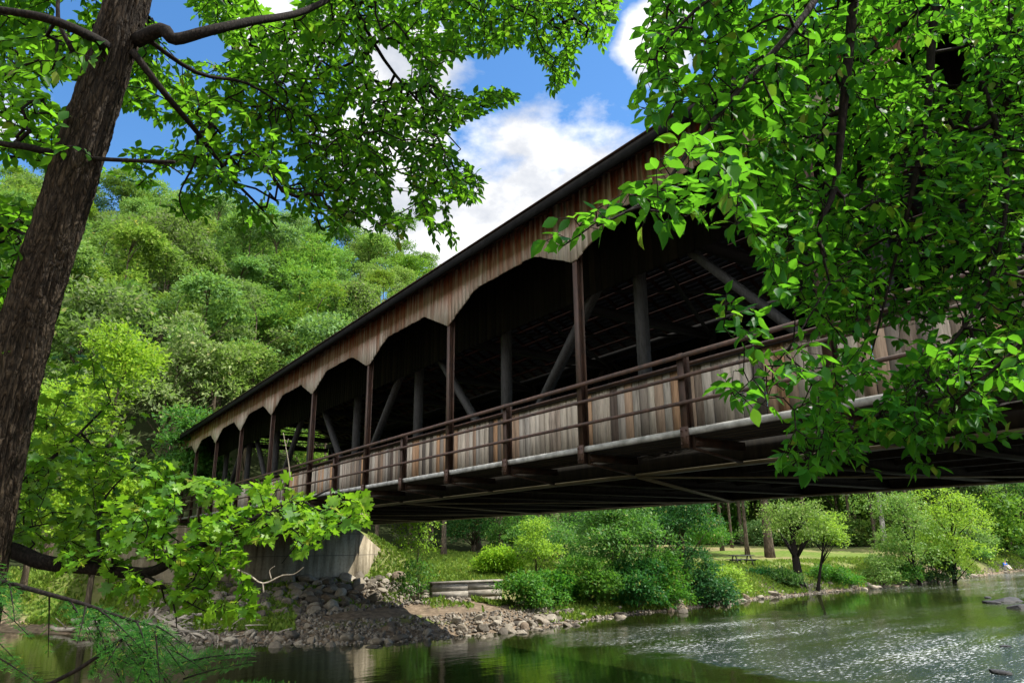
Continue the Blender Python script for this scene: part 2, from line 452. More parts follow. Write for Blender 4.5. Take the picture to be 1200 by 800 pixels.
def ground(x, y):
    x = np.asarray(x, float); y = np.asarray(y, float)
    az = np.arctan2(x, y); r = np.hypot(x, y)
    rs = shore_r(az); rn = np.interp(az, N_AZ, N_R)
    d = r - rs
    k = sstep(az, 0.02, 0.25)
    zl = np.interp(d, PR_D, PR_L) * (1 - k) + np.interp(d, PR_D, PR_R) * k + WZ
    zl = zl + wav(x, y, 0.55, 1.0) * 0.12 * np.clip(d / 6, 0, 1) + wav(x, y, 2.1, 2.0) * 0.05
    # wooded hillside beyond the left bank
    foot = np.interp(az, [-1.5, -0.5, -0.2, 0.05, 0.25, 1.5], [62, 66, 70, 84, 120, 160])
    hd = np.clip(r - foot, 0, 150)
    slope = np.interp(az, [-1.7, -0.6, -0.33, -0.2, -0.08, 0.1, 0.4, 1.5], [0.50, 0.50, 0.52, 0.49, 0.455, 0.40, 0.30, 0.22])
    zh = slope * hd * sstep(hd, -10, 25) - np.clip(r - foot - 105, 0, 200) * slope * 0.8 + wav(x, y, 0.06, 4.0) * 3 * sstep(hd, 5, 40)
    zl = zl + np.maximum(zh, 0)
    # road embankment behind the abutment
    t = x * U2[0] + y * U2[1]; v = x * V2[0] + y * V2[1]
    side = np.maximum(np.abs(v - 12.8) - 5.2, 0)
    fr = sstep(t, 42.6, 44.6)
    ze = 4.25 - side * 0.52
    zl = np.where(fr > 0, np.maximum(zl, zl * (1 - fr) + np.maximum(ze, zl) * fr), zl)
    # stones bench in front of the abutment
    zb = np.interp(t, [34, 38, 41, 43], [-0.6, 0.25, 0.85, 1.2])
    inb = sstep(v, 3, 6) * (1 - sstep(v, 17, 20)) * sstep(t, 33, 36)
    zl = np.where(fr < 0.02, zl * (1 - inb) + np.minimum(np.maximum(zl, zb), zb + 0.1) * inb, zl)
    bed = WZ - 0.25 - 0.5 * np.clip((rs - r) / 4, 0, 1)
    bed = np.where(r > rs, zl, np.maximum(WZ - 0.8, WZ - 0.12 * np.clip(rs - r, 0, 8)))
    zn = 1.35 + wav(x, y, 0.8, 3.0) * 0.08
    near = 1 - sstep(r, rn - 5.0, rn)
    z = np.where(r > rs, zl, bed * (1 - near) + zn * near)
    return z


def gz(x, y): return float(ground(np.array([x]), np.array([y]))[0])


azs = np.unique(np.concatenate([np.linspace(-PI, -0.9, 50), np.linspace(-0.9, 0.9, 420), np.linspace(0.9, PI, 50)]))[:-1]
rr = np.concatenate([[0.0], np.geomspace(0.6, 12, 18), np.geomspace(12.6, 120, 190), np.geomspace(123, 900, 60)])
A, Rr = np.meshgrid(azs, rr[1:], indexing="ij")
X = Rr * np.sin(A); Y = Rr * np.cos(A); Z = ground(X, Y)
nA, nR = X.shape
tv = np.concatenate([np.stack([X, Y, Z], -1).reshape(-1, 3), [[0, 0, 1.35]]])
ii, jj = np.meshgrid(np.arange(nA), np.arange(nR - 1), indexing="ij")
i2 = (ii + 1) % nA
quads = np.stack([ii * nR + jj, i2 * nR + jj, i2 * nR + jj + 1, ii * nR + jj + 1], -1).reshape(-1, 4)[:, ::-1]
tm = MB(); tm.v.append(tv); tm.l.append(quads.ravel()); tm.n.extend([4] * len(quads))
i = np.arange(nA)
tris = np.stack([np.full(nA, nA * nR), i * nR, ((i + 1) % nA) * nR], -1)[:, ::-1]
tm.l.append(tris.ravel()); tm.n.extend([3] * nA)
me = tm.mesh("ground")
# where the ground is bare (1) or grown over (0)
xs, ys, zs = tv[:, 0], tv[:, 1], tv[:, 2]
tt = xs * U2[0] + ys * U2[1]; vv = xs * V2[0] + ys * V2[1]
dsh = np.hypot(xs, ys) - shore_r(np.arctan2(xs, ys))
_rs = np.arctan2(xs, ys)
bare = np.where(_rs < .03, 1 - sstep(dsh, 1.2, 3.5), 1 - sstep(dsh, .2, 1.1))
bare = np.maximum(bare, (1 - sstep(np.abs(vv - 11.5), 5.5, 7.5)) * sstep(tt, 30, 33) * (1 - sstep(tt, 42.5, 43.5)))


def blob(cx, cy, rx, ry):
    return 1 - sstep(np.hypot((xs - cx) / rx, (ys - cy) / ry), 0.6, 1.1)


_pp = atz(560, 716, -0.1); bare = np.maximum(bare, blob(_pp[0], _pp[1], 3.4, 3.6))
_pp = atz(890, 655, 1.9); bare = np.maximum(bare, blob(_pp[0], _pp[1], 6, 9))
_pp = atz(1125, 642, 2.2); bare = np.maximum(bare, blob(_pp[0], _pp[1], 9, 6))
at_ = me.attributes.new("bare", "FLOAT", "POINT"); at_.data.foreach_set("value", np.clip(bare, 0, 1).astype(np.float32))
rall = np.hypot(xs, ys); aall = np.arctan2(xs, ys)
wood_ = np.where(aall < .05, sstep(rall, 52, 62), sstep(rall, 93, 99)) * (1 - sstep(np.abs(vv - 12.8), 5, 12) * 0)
at2 = me.attributes.new("wood", "FLOAT", "POINT"); at2.data.foreach_set("value", wood_.astype(np.float32))
m, nt, out = newmat("ground_cover")
tc = nd(nt, "ShaderNodeTexCoord"); ob = tc.outputs["Object"]
n1 = noise(nt, ob, 0.35, 6); n2 = noise(nt, ob, 3.5, 6, 0.65)
gr = ramp(nt, n2, [(0.3, (0.05, 0.085, 0.014)), (0.55, (0.10, 0.15, 0.024)), (0.75, (0.18, 0.20, 0.055))])
gr = mixc(nt, ramp(nt, noise(nt, ob, 0.16, 5, 0.65), [(0.42, (0, 0, 0)), (0.62, (.75, .75, .75))]), gr, (0.20, 0.155, 0.085))
dirt = ramp(nt, n2, [(0.3, (0.07, 0.054, 0.037)), (0.55, (0.16, 0.12, 0.08)), (0.75, (0.27, 0.21, 0.15))])
av = nd(nt, "ShaderNodeAttribute"); av.attribute_name = "bare"
av2 = nd(nt, "ShaderNodeAttribute"); av2.attribute_name = "wood"
gr = mixc(nt, av2.outputs["Fac"], gr, ramp(nt, n2, [(0.3, (0.012, 0.02, 0.006)), (0.6, (0.028, 0.034, 0.012)), (0.8, (0.05, 0.046, 0.026))]))
f = math_(nt, "MULTIPLY_ADD", math_(nt, "ADD", av.outputs["Fac"], math_(nt, "MULTIPLY_ADD", n1, 1.0, -0.5)), 3.0, -1.0, True)
principled(nt, out, mixc(nt, f, gr, dirt), 0.95, bump(nt, n2, 0.6, 0.06), 0.1)
tag(link("ground", me, m, smooth=True), kind="structure")

# ------------------------------------------------------------------ river
m, nt, out = newmat("river_water")
geo = nd(nt, "ShaderNodeNewGeometry"); P = geo.outputs["Position"]
def dotn(vec, c):
    n_ = nd(nt, "ShaderNodeVectorMath"); n_.operation = "DOT_PRODUCT"; nt.links.new(vec, n_.inputs[0]); n_.inputs[1].default_value = c
    return n_.outputs["Value"]


def srange(x, a, b):
    mr_ = nd(nt, "ShaderNodeMapRange"); mr_.interpolation_type = "SMOOTHSTEP"; nt.links.new(x, mr_.inputs["Value"])
    mr_.inputs["From Min"].default_value = a; mr_.inputs["From Max"].default_value = b
    return mr_.outputs["Result"]


wob = noise(nt, P, 0.28, 5, 0.65)
rv_ = math_(nt, "ADD", dotn(P, (V2[0], V2[1], 0)), math_(nt, "MULTIPLY_ADD", wob, 7.0, -3.5))
ru_ = math_(nt, "ADD", dotn(P, (U2[0], U2[1], 0)), math_(nt, "MULTIPLY_ADD", wob, 8.0, -4.0))
rif = math_(nt, "MULTIPLY", srange(rv_, 17.6, 19.6), math_(nt, "SUBTRACT", 1.0, math_(nt, "MULTIPLY", srange(rv_, 27, 38), 0.82)))
rif = math_(nt, "MULTIPLY", rif, math_(nt, "SUBTRACT", 1.0, srange(ru_, 21, 27)))
rif = math_(nt, "MAXIMUM", rif, math_(nt, "MULTIPLY", srange(rv_, 50, 58), 0.75))
rp = mapping(nt, P, (1, 1, 1), (0, 0, math.radians(-38)))
w_small = noise(nt, mapping(nt, rp, (0.7, 2.2, 1)), 3.2, 3, 0.5)
w_big = noise(nt, mapping(nt, rp, (0.6, 1.6, 1)), 1.1, 3, 0.5)
w_rif = noise(nt, mapping(nt, rp, (1.0, 2.2, 1)), 3.6, 5, 0.7)
hh = math_(nt, "ADD", math_(nt, "MULTIPLY", w_big, 0.007), math_(nt, "MULTIPLY", w_small, 0.0022))
bandw = noise(nt, mapping(nt, rp, (0.12, 0.6, 1)), 0.8, 3, 0.55)
rifw = math_(nt, "MULTIPLY", rif, math_(nt, "MULTIPLY_ADD", bandw, 2.6, -0.75, True))
hh = math_(nt, "ADD", hh, math_(nt, "MULTIPLY", math_(nt, "MULTIPLY", w_rif, rifw), 0.07))
b = nd(nt, "ShaderNodeBump"); b.inputs["Strength"].default_value = 1.0; b.inputs["Distance"].default_value = 1.0
nt.links.new(hh, b.inputs["Height"])
fo = noise(nt, mapping(nt, rp, (0.8, 2.6, 1)), 5.5, 6, 0.76)
band = noise(nt, mapping(nt, rp, (0.16, 0.75, 1)), 0.9, 3, 0.55)
foam = math_(nt, "MULTIPLY", math_(nt, "MULTIPLY_ADD", math_(nt, "ADD", fo, math_(nt, "MULTIPLY_ADD", band, 0.3, -0.09)), 9.0, -5.45, True), rif)
murk = ramp(nt, noise(nt, P, 0.5, 3), [(0.3, (0.007, 0.011, 0.002)), (0.7, (0.014, 0.018, 0.004))])
pr = principled(nt, out, mixc(nt, foam, murk, (0.48, 0.50, 0.47)), math_(nt, "MULTIPLY_ADD", foam, 0.5, 0.05), b.outputs[0], 0.5)
pr.inputs["IOR"].default_value = 1.33
wm = MB()
wa = np.linspace(-1.9, 1.9, 80)
wv_ = [(0, 0, WZ)] + [(150 * math.sin(a), 150 * math.cos(a), WZ) for a in wa]
wm.add(wv_, [(0, k + 1, k) for k in range(1, 80)])
tag(wm.build("water", m), kind="structure")

# ------------------------------------------------------------------ covered bridge
BR_RZ = math.atan2(-U2[1], -U2[0])
bridge = empty("covered_bridge", (0, 0, 0), BR_RZ)
tag(bridge, "long weathered timber covered bridge with scalloped eave boards and dark roof over the river", "covered bridge")
# local frame: x = -t (along the bridge), y = v (across)
V0, V1 = 7.82, 9.36
VC = 13.15
VF1, VF0 = 2 * VC - V1, 2 * VC - V0
BAY = 4.62
TK = [9.32 + BAY * k for k in range(-3, 9)]
T0, T1 = TK[0] - 0.9, TK[-1] + 0.5
DZ = 4.56


def valance_z(t):
    ph = ((t - TK[0]) / BAY) % 1.0
    return float(np.interp(ph, [0, 0.265, 0.735, 1.0], [7.86, 8.42, 8.42, 7.86]))


def boards(t0, t1, wdt, zlo, zhi, y, thick, jit=0.0, flip=False):
    mb = MB(); t = t0; r = random.Random(int(abs(y) * 100) + int(zhi * 10))
    while t < t1 - 0.03:
        ww = wdt * r.uniform(0.82, 1.18); e = min(t + ww - r.choice((0.006, 0.01, 0.018)), t1)
        yo = y + r.uniform(-0.006, 0.006)
        za, zb = zlo(t), zlo(e)
        j = r.uniform(-jit, jit)
        o = [(-t, za + j), (-t, zhi), (-e, zhi), (-e, zb + j)]
        mb.prism(o, yo - thick / 2, yo + thick / 2)
        t += ww
    return mb


pts_v = lambda t: valance_z(t)
for y in (V0 - 0.08, VF0 + 0.08):
    boards(T0, T1, 0.17, pts_v, 9.2, y, 0.03, 0.012).build("scalloped_valance", M["valance"], bridge)
for y in (V1 - 0.225, VF1 + 0.225):
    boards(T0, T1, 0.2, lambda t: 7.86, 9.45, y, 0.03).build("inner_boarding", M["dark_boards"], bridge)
    bd = boards(T0, T1, 0.19, lambda t: 4.62, 5.84, y, 0.03).build("board_railing", M["railing_boards"], bridge)
    MB().box((-T1, y - 0.11, 5.845), (-T0, y + 0.09, 5.90)).build("cap_rail", M["grey_timber"], bd)
# roof
RE = 0.56                       # eave overhang
ZE = 8.95; SL = 0.52
rz = ZE + (VC - (V0 - RE)) * SL
roof = MB()
for s in (1, -1):
    yo, yi = (V0 - RE, VC) if s > 0 else (VF0 + RE, VC)
    n = 40
    for k in range(n):               # courses of shingles, each a hair over the next
        a0 = k / n; a1 = (k + 1) / n
        ya, yb = yo + (yi - yo) * a0, yo + (yi - yo) * a1
        za, zb = ZE + (rz - ZE) * a0, ZE + (rz - ZE) * a1
        roof.add([(-T1 - .5, ya, za + .105), (-T0 + .5, ya, za + .105), (-T0 + .5, yb, zb + .09), (-T1 - .5, yb, zb + .09),
                  (-T1 - .5, ya, za + .05), (-T0 + .5, ya, za + .05), (-T0 + .5, yb, zb + .05), (-T1 - .5, yb, zb + .05)],
                 [(0, 1, 2, 3), (7, 6, 5, 4), (0, 4, 5, 1), (1, 5, 6, 2), (2, 6, 7, 3), (3, 7, 4, 0)])
roof_o = roof.build("roof", M["shingle"], bridge)
for yo, s in ((V0 - RE, -1), (VF0 + RE, 1)):
    MB().box((-T1 - .5, yo + s * .002, ZE - .10), (-T0 + .5, yo + s * .035, ZE + .085)).build("eave_board", M["drip"], roof_o)
    MB().box((-T1 - .5, yo + s * .002, ZE + .11), (-T0 + .5, yo + s * .07, ZE + .125)).build("drip_edge", M["steel"], roof_o)
ry0 = V0 - RE + .03
rm = MB()
for s in (1, -1):
    ya = VC - s * (VC - ry0)
    rm.add([(-.03, ya, ZE - .09 + .03), (.03, ya, ZE - .09 + .03), (.03, VC, rz - .09), (-.03, VC, rz - .09),
            (-.03, ya, ZE + .045), (.03, ya, ZE + .045), (.03, VC, rz + .045), (-.03, VC, rz + .045)],
           [(0, 1, 2, 3), (7, 6, 5, 4), (0, 4, 5, 1), (1, 5, 6, 2), (2, 6, 7, 3), (3, 7, 4, 0)])
rme = rm.mesh("rafter")
nraf = 76
for k in range(nraf):
    o = link("rafter", rme, M["rafter"] if k == 0 else None, bridge)
    o.location = (-(T0 + (T1 - T0) * (k + .5) / nraf), 0, 0)
for k in range(9):
    for s in (1, -1):
        a = (k + 0.6) / 9.2
        y = VC - s * (VC - (V0 + .3)) * (1 - a); z = ZE + .3 * SL + (rz - ZE - .3 * SL) * a - .12
        MB().box((-T1, y - .045, z - .035), (-T0, y + .045, z + .02)).build("purlin", M["rafter"], bridge)


# steel posts and rails of both walkways
def post_mesh(z0, z1, name):
    mb = MB()
    mb.box((-.06, -.07, z0), (.06, -.058, z1)); mb.box((-.06, .058, z0), (.06, .07, z1)); mb.box((-.006, -.0575, z0), (.006, .0575, z1))
    mb.box((-.075, -.085, z0 + .0), (.075, -.0705, z0 + .30))
    for zz in (z0 + .06, z0 + .16, z0 + .25):
        for xx in (-.05, .05): mb.tube([(xx, -.10, zz), (xx, -.085, zz)], .014, 6)
    for zz in (4.92, 5.30, 5.60):
        mb.box((-.085, -.09, zz - .03), (.085, -.0705, zz + .03))
    return mb.mesh(name)


pm = post_mesh(4.28, 8.02, "steel_post"); sm = post_mesh(4.28, 5.66, "rail_post")
pm.materials.append(M["steel"]); sm.materials.append(M["steel"])
for y, rot in ((V0, 0), (VF0, PI)):
    for t in TK:
        o = link("steel_post", pm, None, bridge); o.location = (-t, y, 0); o.rotation_euler.z = rot
    for t in TK[:-1]:
        o = link("rail_post", sm, None, bridge); o.location = (-t - BAY / 2, y, 0); o.rotation_euler.z = rot
    s = -1 if rot == 0 else 1
    yy = y + s * .075
    top = MB(); top.box((-T1, yy - .035, 5.615), (-T0, yy + .035, 5.63)); top.box((-T1, yy + s * .036 - .006, 5.56), (-T0, yy + s * .036 + .006, 5.632))
    top.box((-T1, y - s * .1 - .03, 5.50), (-T0, y - s * .1 + .03, 5.545))
    top.build("handrail", M["steel"], bridge)
    for zz in (4.92, 5.30):
        mr = MB(); mr.box((-T1, yy - .03, zz + .012), (-T0, yy + .03, zz + .022)); mr.box((-T1, yy - .006 + s * .03, zz - .03), (-T0, yy + .006 + s * .03, zz + .024))
        mr.build("guard_rail", M["steel"], bridge)
    # walkway
    ya, yb = sorted((y - s * .05, y + -s * 1.30))
    wk = MB(); r = random.Random(3); yc = ya
    while yc < yb - .02:
        ww = .2
        wk.box((-T1, yc, DZ - .085), (-T0, min(yc + ww - .008, yb), DZ - .004 + r.uniform(-.003, 0.003))); yc += ww
    wko = wk.build("walkway", M["deck_boards"], bridge)
    e0 = y - s * .045
    MB().box((-T1, min(e0, e0 + s * .05), DZ - .09), (-T0, max(e0, e0 + s * .05), DZ + .004)).build("deck_edge", M["pale_edge"], wko)
# floor
GY = (V1 - .25, VF1 + .25)
for g in GY:
    gm = MB(); gm.box((-T1, g - .10, 4.16), (-T0, g + .10, 4.468))
    go = gm.build("girder", M["girder"], bridge)
    MB().box((-T1, g - .16, 4.125), (-T0, g + .16, 4.157)).build("bottom_flange", M["flange"], go)
rd = MB(); yc = V1 - .12
while yc < VF1 + .1:
    rd.box((-T1, yc, 4.474), (-T0, yc + .24, 4.60)); yc += .25
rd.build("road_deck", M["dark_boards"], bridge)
fb = MB(); fb.box((-.09, GY[0] + .103, 4.19), (.09, GY[1] - .103, 4.47)); fb.box((-.15, GY[0] + .165, 4.165), (.15, GY[1] - .165, 4.188))
fbm = fb.mesh("floor_beam"); fbm.materials.append(M["girder"])
om = MB(); om.box((-.04, V0 + .075, 4.32), (.04, GY[0] - .103, 4.44))
om.bar((0, V0 + .075, 4.29), (0, GY[0] - .17, 4.14), .05, .03)
omm = om.mesh("outrigger"); omm.materials.append(M["steel"])
TH = sorted(TK + [t + BAY / 2 for t in TK[:-1]])
for t in TH:
    link("floor_beam", fbm, None, bridge).location = (-t, 0, 0)
    link("outrigger", omm, None, bridge).location = (-t, 0, 0)
    o = link("outrigger", omm, None, bridge); o.location = (-t, 2 * VC, 0); o.rotation_euler.z = PI
for k in range(len(TK) - 1):
    a, b_ = (GY[0], GY[1]) if k % 2 else (GY[1], GY[0])
    bm_ = MB(); bm_.bar((-TK[k], a, 4.10), (-TK[k + 1], b_, 4.10), .16, .02)
    bm_.build("lateral_brace", M["flange"], bridge)
for k in range(5):
    y = GY[0] + (GY[1] - GY[0]) * (k + 1) / 6
    MB().box((-T1, y - .06, 4.30), (-T0, y + .06, 4.466)).build("stringer", M["girder"], bridge)
# trusses
tp = MB(); tp.box((-.065, -.12, 4.61), (.065, .12, 9.2)); tpm = tp.mesh("truss_post"); tpm.materials.append(M["grey_timber"])
for y in (V1, VF1):
    for t in TK: link("truss_post", tpm, None, bridge).location = (-t, y, 0)
    for k in range(len(TK) - 1):
        up_first = (k % 2 == 0)      # feet of each V stand on every second post
        ta, tb = (TK[k], TK[k + 1])
        za, zb = (4.75, 9.15) if up_first else (9.15, 4.75)
        # bring the feet a little clear of the posts
        d = .18
        MB().bar((-(ta + d), y, za), (-(tb - d), y, zb), .12, .20, (0, 1, 0)).build("truss_brace", M["grey_timber"], bridge)
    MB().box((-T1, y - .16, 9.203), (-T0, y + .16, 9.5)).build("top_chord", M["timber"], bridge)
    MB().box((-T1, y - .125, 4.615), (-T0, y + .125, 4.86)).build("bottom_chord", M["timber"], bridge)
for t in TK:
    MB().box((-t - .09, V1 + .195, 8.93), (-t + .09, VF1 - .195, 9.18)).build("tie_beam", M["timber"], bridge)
for k in range(len(TK) - 1):
    for a, b_, dz in ((V1 + .15, VF1 - .15, 0), (VF1 - .15, V1 + .15, .06)):
        MB().bar((-TK[k] - .1, a, 9.0 + dz), (-TK[k + 1] + .1, b_, 9.0 + dz), .09, .05).build("wind_brace", M["timber"], bridge)

# abutments
def abutment(t, sgn, label):
    """t: face position; sgn +1: the wall faces -t"""
    r = empty("bridge_abutment", tuple(br(t, VC, 0)), BR_RZ)
    tag(r, label, "abutment")
    fw = MB(); x0, x1 = sorted((0, -sgn * 0.8))
    ya, yb = 6.9 - VC, 17.25 - VC
    fw.box((x0, ya, -0.7), (x1, yb, 4.0))
    fw.box((min(x0, x0 - .0) if sgn > 0 else x0, ya - .02, 4.003), (x1, yb + .02, 4.10))
    f_ = fw.build("face_wall", M["concrete"], r)
    for yc, sy in ((yb, 1), (ya, -1)):
        ww = MB()
        dx, dy = -sgn * .60, sy * .80
        p = np.array([-sgn * .003, yc + sy * .004]); q = p + np.array([dx, dy]) * 5.2
        nx, ny = (-dy * sy * sgn, dx * sy * sgn)
        nrm = np.array([dy, -dx]) * .35 * (1 if sy * sgn < 0 else -1)
        V = [(*p, -.7), (*q, -.7), (*q, 1.9), (*p, 4.0)]
        V += [(*(p + nrm), -.7), (*(q + nrm), -.7), (*(q + nrm), 1.9), (*(p + nrm), 4.0)]
        ww.add(V, [(0, 1, 2, 3), (7, 6, 5, 4), (0, 4, 5, 1), (1, 5, 6, 2), (2, 6, 7, 3), (3, 7, 4, 0)])
        ww.build("wing_wall", M["concrete"], r)
    return r


abutment(42.0, 1, "stained concrete abutment under the far end of the covered bridge")
abutment(-4.2, -1, "concrete abutment under the near end of the covered bridge")

# ------------------------------------------------------------------ leaves and branches
def tmpl_ovate():
    xs_ = [0, .18, .42, .70, 1.0]; hw = [0, .19, .275, .175, 0]
    V = []; mid = []
    for i, x in enumerate(xs_):
        mid.append(len(V)); V.append((x, 0, -.10 * x * x))
    L = []; R_ = []
    for i in (1, 2, 3):
        L.append(len(V)); V.append((xs_[i] + .03, hw[i], .07 - .10 * xs_[i] ** 2)); R_.append(len(V)); V.append((xs_[i] + .03, -hw[i], .07 - .10 * xs_[i] ** 2))
    F = [(0, 1, L[0]), (1, 2, L[1], L[0]), (2, 3, L[2], L[1]), (3, 4, L[2]), (1, 0, R_[0]), (2, 1, R_[0], R_[1]), (3, 2, R_[1], R_[2]), (4, 3, R_[2])]
    return np.array(V), F


def tmpl_maple():
    half = [(0.0, 0.03), (-.10, .22), (.02, .30), (-.02, .50), (.16, .42), (.24, .36), (.36, .30), (.50, .56), (.62, .40), (.72, .42), (.66, .26), (.62, .13), (.80, .17), (.84, .08), (1.0, 0.0)]
    V = [(.32, 0, 0)]
    pts = half + [(x, -y) for x, y in half[-2::-1]]
    for x, y in pts: V.append((x, y, .10 * abs(y) - .16 * (x - .3) ** 2))
    n = len(pts)
    F = [(0, 1 + (i + 1) % n, 1 + i) for i in range(n)]
    return np.array(V), F


def tmpl_simple():
    V = [(0, 0, 0), (.5, .24, .05), (1, 0, -.06), (.5, -.24, .05), (.45, 0, 0)]
    return np.array(V), [(0, 4, 2, 1), (0, 3, 2, 4)]


def tmpl_needle():
    return np.array([(0, -.09, 0), (1, -.06, 0), (1, .06, 0), (0, .09, 0)]), [(0, 1, 2, 3)]


T_OV, T_MA, T_SI, T_NE = tmpl_ovate(), tmpl_maple(), tmpl_simple(), tmpl_needle()


def nrmz(a): return a / (np.linalg.norm(a, axis=-1, keepdims=True) + 1e-9)


def leaves(mb, tm_, pos, axis, nor, size):
    tv_, tf = tm_
    cz = rng.uniform(-.3, 2.6, len(pos))[:, None, None]
    wz = rng.uniform(.78, 1.15, len(pos))[:, None, None]
    a = nrmz(axis); n = nor - (nor * a).sum(-1, keepdims=True) * a; n = nrmz(n); y = np.cross(n, a)
    size = np.asarray(size)[:, None, None] if not np.isscalar(size) else size
    Vv = pos[:, None, :] + size * (tv_[None, :, 0:1] * a[:, None, :] + wz * tv_[None, :, 1:2] * y[:, None, :] + cz * tv_[None, :, 2:3] * n[:, None, :])
    mb.many(Vv, tf)


def grow(limbs, attract, step=0.3, sag=0.03, rg=rng, bias=0.0):
    """limbs: list of (points, radii). Joins every attractor to the nearest wood, near ones first.
    returns nodes, parents, radii given (0 where free)"""
    P_ = []; par = []; rad = []
    for pts, rd_ in limbs:
        pts = np.asarray(pts, float)
        start = -1
        if P_:
            dd = np.linalg.norm(np.array(P_) - pts[0], axis=1); start = int(dd.argmin())
        prev = start
        for k in range(len(pts)):
            if k == 0 and start >= 0 and np.linalg.norm(np.array(P_[start]) - pts[0]) < .03: prev = start; continue
            P_.append(pts[k]); par.append(prev); rad.append(rd_[k]); prev = len(P_) - 1
    n0 = len(P_)
    cap = n0 + len(attract) * 8 + 10
    arr = np.zeros((cap, 3)); arr[:n0] = P_
    n = n0
    base = arr[:n0]
    d0 = np.array([np.linalg.norm(base - a, axis=1).min() for a in attract])
    depth = np.zeros(cap)
    for a in attract[np.argsort(d0)]:
        dd = np.linalg.norm(arr[:n] - a, axis=1) + bias * depth[:n]
        j = int(dd.argmin()); q = arr[j]; L = np.linalg.norm(a - q)
        if L < 1e-3: continue
        k = max(1, int(round(L / step))); k = min(k, 7)
        prev = j; perp = rg.normal(0, 1, 3)
        for s in range(1, k + 1):
            f = s / k
            p = q + (a - q) * f + perp * 0.06 * L * math.sin(PI * f) + np.array([0, 0, sag * L * 4 * f * (1 - f)]) + rg.normal(0, .012, 3) * (f < 1) * L
            arr[n] = p; par.append(prev); rad.append(0.0); depth[n] = depth[prev] + L / k; prev = n; n += 1
    return arr[:n].copy(), np.array(par), np.array(rad), n0


def wood_tubes(mb, P_, par, rad, n0, r_tip, r_pow=0.5, r_max=0.05, sides=5, rg=rng):
    n = len(P_)
    cnt = np.zeros(n); haschild = np.zeros(n, bool)
    for i in range(n - 1, -1, -1):
        if cnt[i] == 0: cnt[i] = 1
        if par[i] >= 0: cnt[par[i]] += cnt[i] if True else 0; haschild[par[i]] = True
    r = np.where(rad > 0, rad, np.minimum(r_tip * cnt ** r_pow, r_max))
    for i in range(n - 1, n0 - 1, -1): pass
    for i in range(n0, n):
        p = par[i]
        r[i] = min(r[i], max(r[p], r_tip)) if p >= 0 else r[i]
    e = np.arange(n0, n); p = par[n0:]
    a = P_[p]; b = P_[e]; d = nrmz(b - a)
    ref = np.where(np.abs(d[:, 2:3]) < .9, np.array([[0, 0, 1.0]]), np.array([[1.0, 0, 0]]))
    s = nrmz(np.cross(d, ref)); u = np.cross(s, d)
    th = np.arange(sides) * 2 * PI / sides
    ring = np.cos(th)[None, :, None] * s[:, None, :] + np.sin(th)[None, :, None] * u[:, None, :]
    ra = np.minimum(r[p], r[e] * 1.6)[:, None, None]; rb = r[e][:, None, None]
    Vv = np.concatenate([a[:, None, :] + ring * ra, b[:, None, :] + d[:, None, :] * rb * .5 + ring * rb], 1)
    F = [(k, (k + 1) % sides, sides + (k + 1) % sides, sides + k) for k in range(sides)]
    mb.many(Vv, F)
    return cnt, r


def twig_leaves(mb, tm_, P_, par, cnt, n0, spacing, size, maxcnt=5, droop=0.25, up=1.0, rg=rng, fwd=0.55, jitter=0.35, tip=True, skip=0.0):
    pos = []; ax = []; no = []; sz = []
    for i in range(n0, len(P_)):
        if cnt[i] > maxcnt or rg.random() < skip: continue
        a, b = P_[par[i]], P_[i]
        L = np.linalg.norm(b - a)
        if L < 1e-4: continue
        d = (b - a) / L
        nn = np.array([0, 0, up]) + rg.normal(0, jitter, 3)
        side = np.cross(d, nn); side /= np.linalg.norm(side) + 1e-9
        k = max(1, int(L / spacing)); sgn = 1 if rg.random() < .5 else -1
        for s in range(k):
            f = (s + rg.random() * .6 + .2) / k
            sgn = -sgn
            pos.append(a + (b - a) * f)
            ax.append(d * fwd + side * sgn + np.array([0, 0, -droop]) + rg.normal(0, .22, 3))
            no.append(nn + rg.normal(0, jitter, 3)); sz.append(size * rg.uniform(.62, 1.18))
        if tip and cnt[i] <= 1:
            pos.append(b); ax.append(d + np.array([0, 0, -droop]) + rg.normal(0, .15, 3)); no.append(nn); sz.append(size * rg.uniform(.8, 1.2))
    if pos:
        leaves(mb, tm_, np.array(pos), np.array(ax), np.array(no), np.array(sz))
    return len(pos)


def inside(poly, x, y):
    poly = np.asarray(poly, float); res = np.zeros(len(x), bool)
    j = len(poly) - 1
    for i in range(len(poly)):
        xi, yi = poly[i]; xj, yj = poly[j]
        c = ((yi > y) != (yj > y)) & (x < (xj - xi) * (y - yi) / (yj - yi + 1e-12) + xi)
        res ^= c; j = i
    return res


def fill(poly, n, d0, d1, rg=rng, hole=0.0, hscale=60.0):
    """n points spread through the slab of air seen through an outline, d0..d1 metres away, left out where a noise field is low"""
    poly = np.asarray(poly, float)
    lo, hi = poly.min(0), poly.max(0); outp = []
    while len(outp) < n:
        x = rg.uniform(lo[0], hi[0], 4000); y = rg.uniform(lo[1], hi[1], 4000)
        ok = inside(poly, x, y); x, y = x[ok], y[ok]
        for a, b in zip(x, y):
            if hole and mnoise.noise((a / hscale, b / hscale, 3.3)) < hole - 0.55: continue
            f0, f1 = (d0(a, b), d1(a, b)) if callable(d0) else (d0, d1)
            outp.append(at(a, b, rg.uniform(f0, f1)))
            if len(outp) >= n: break
    return np.array(outp)


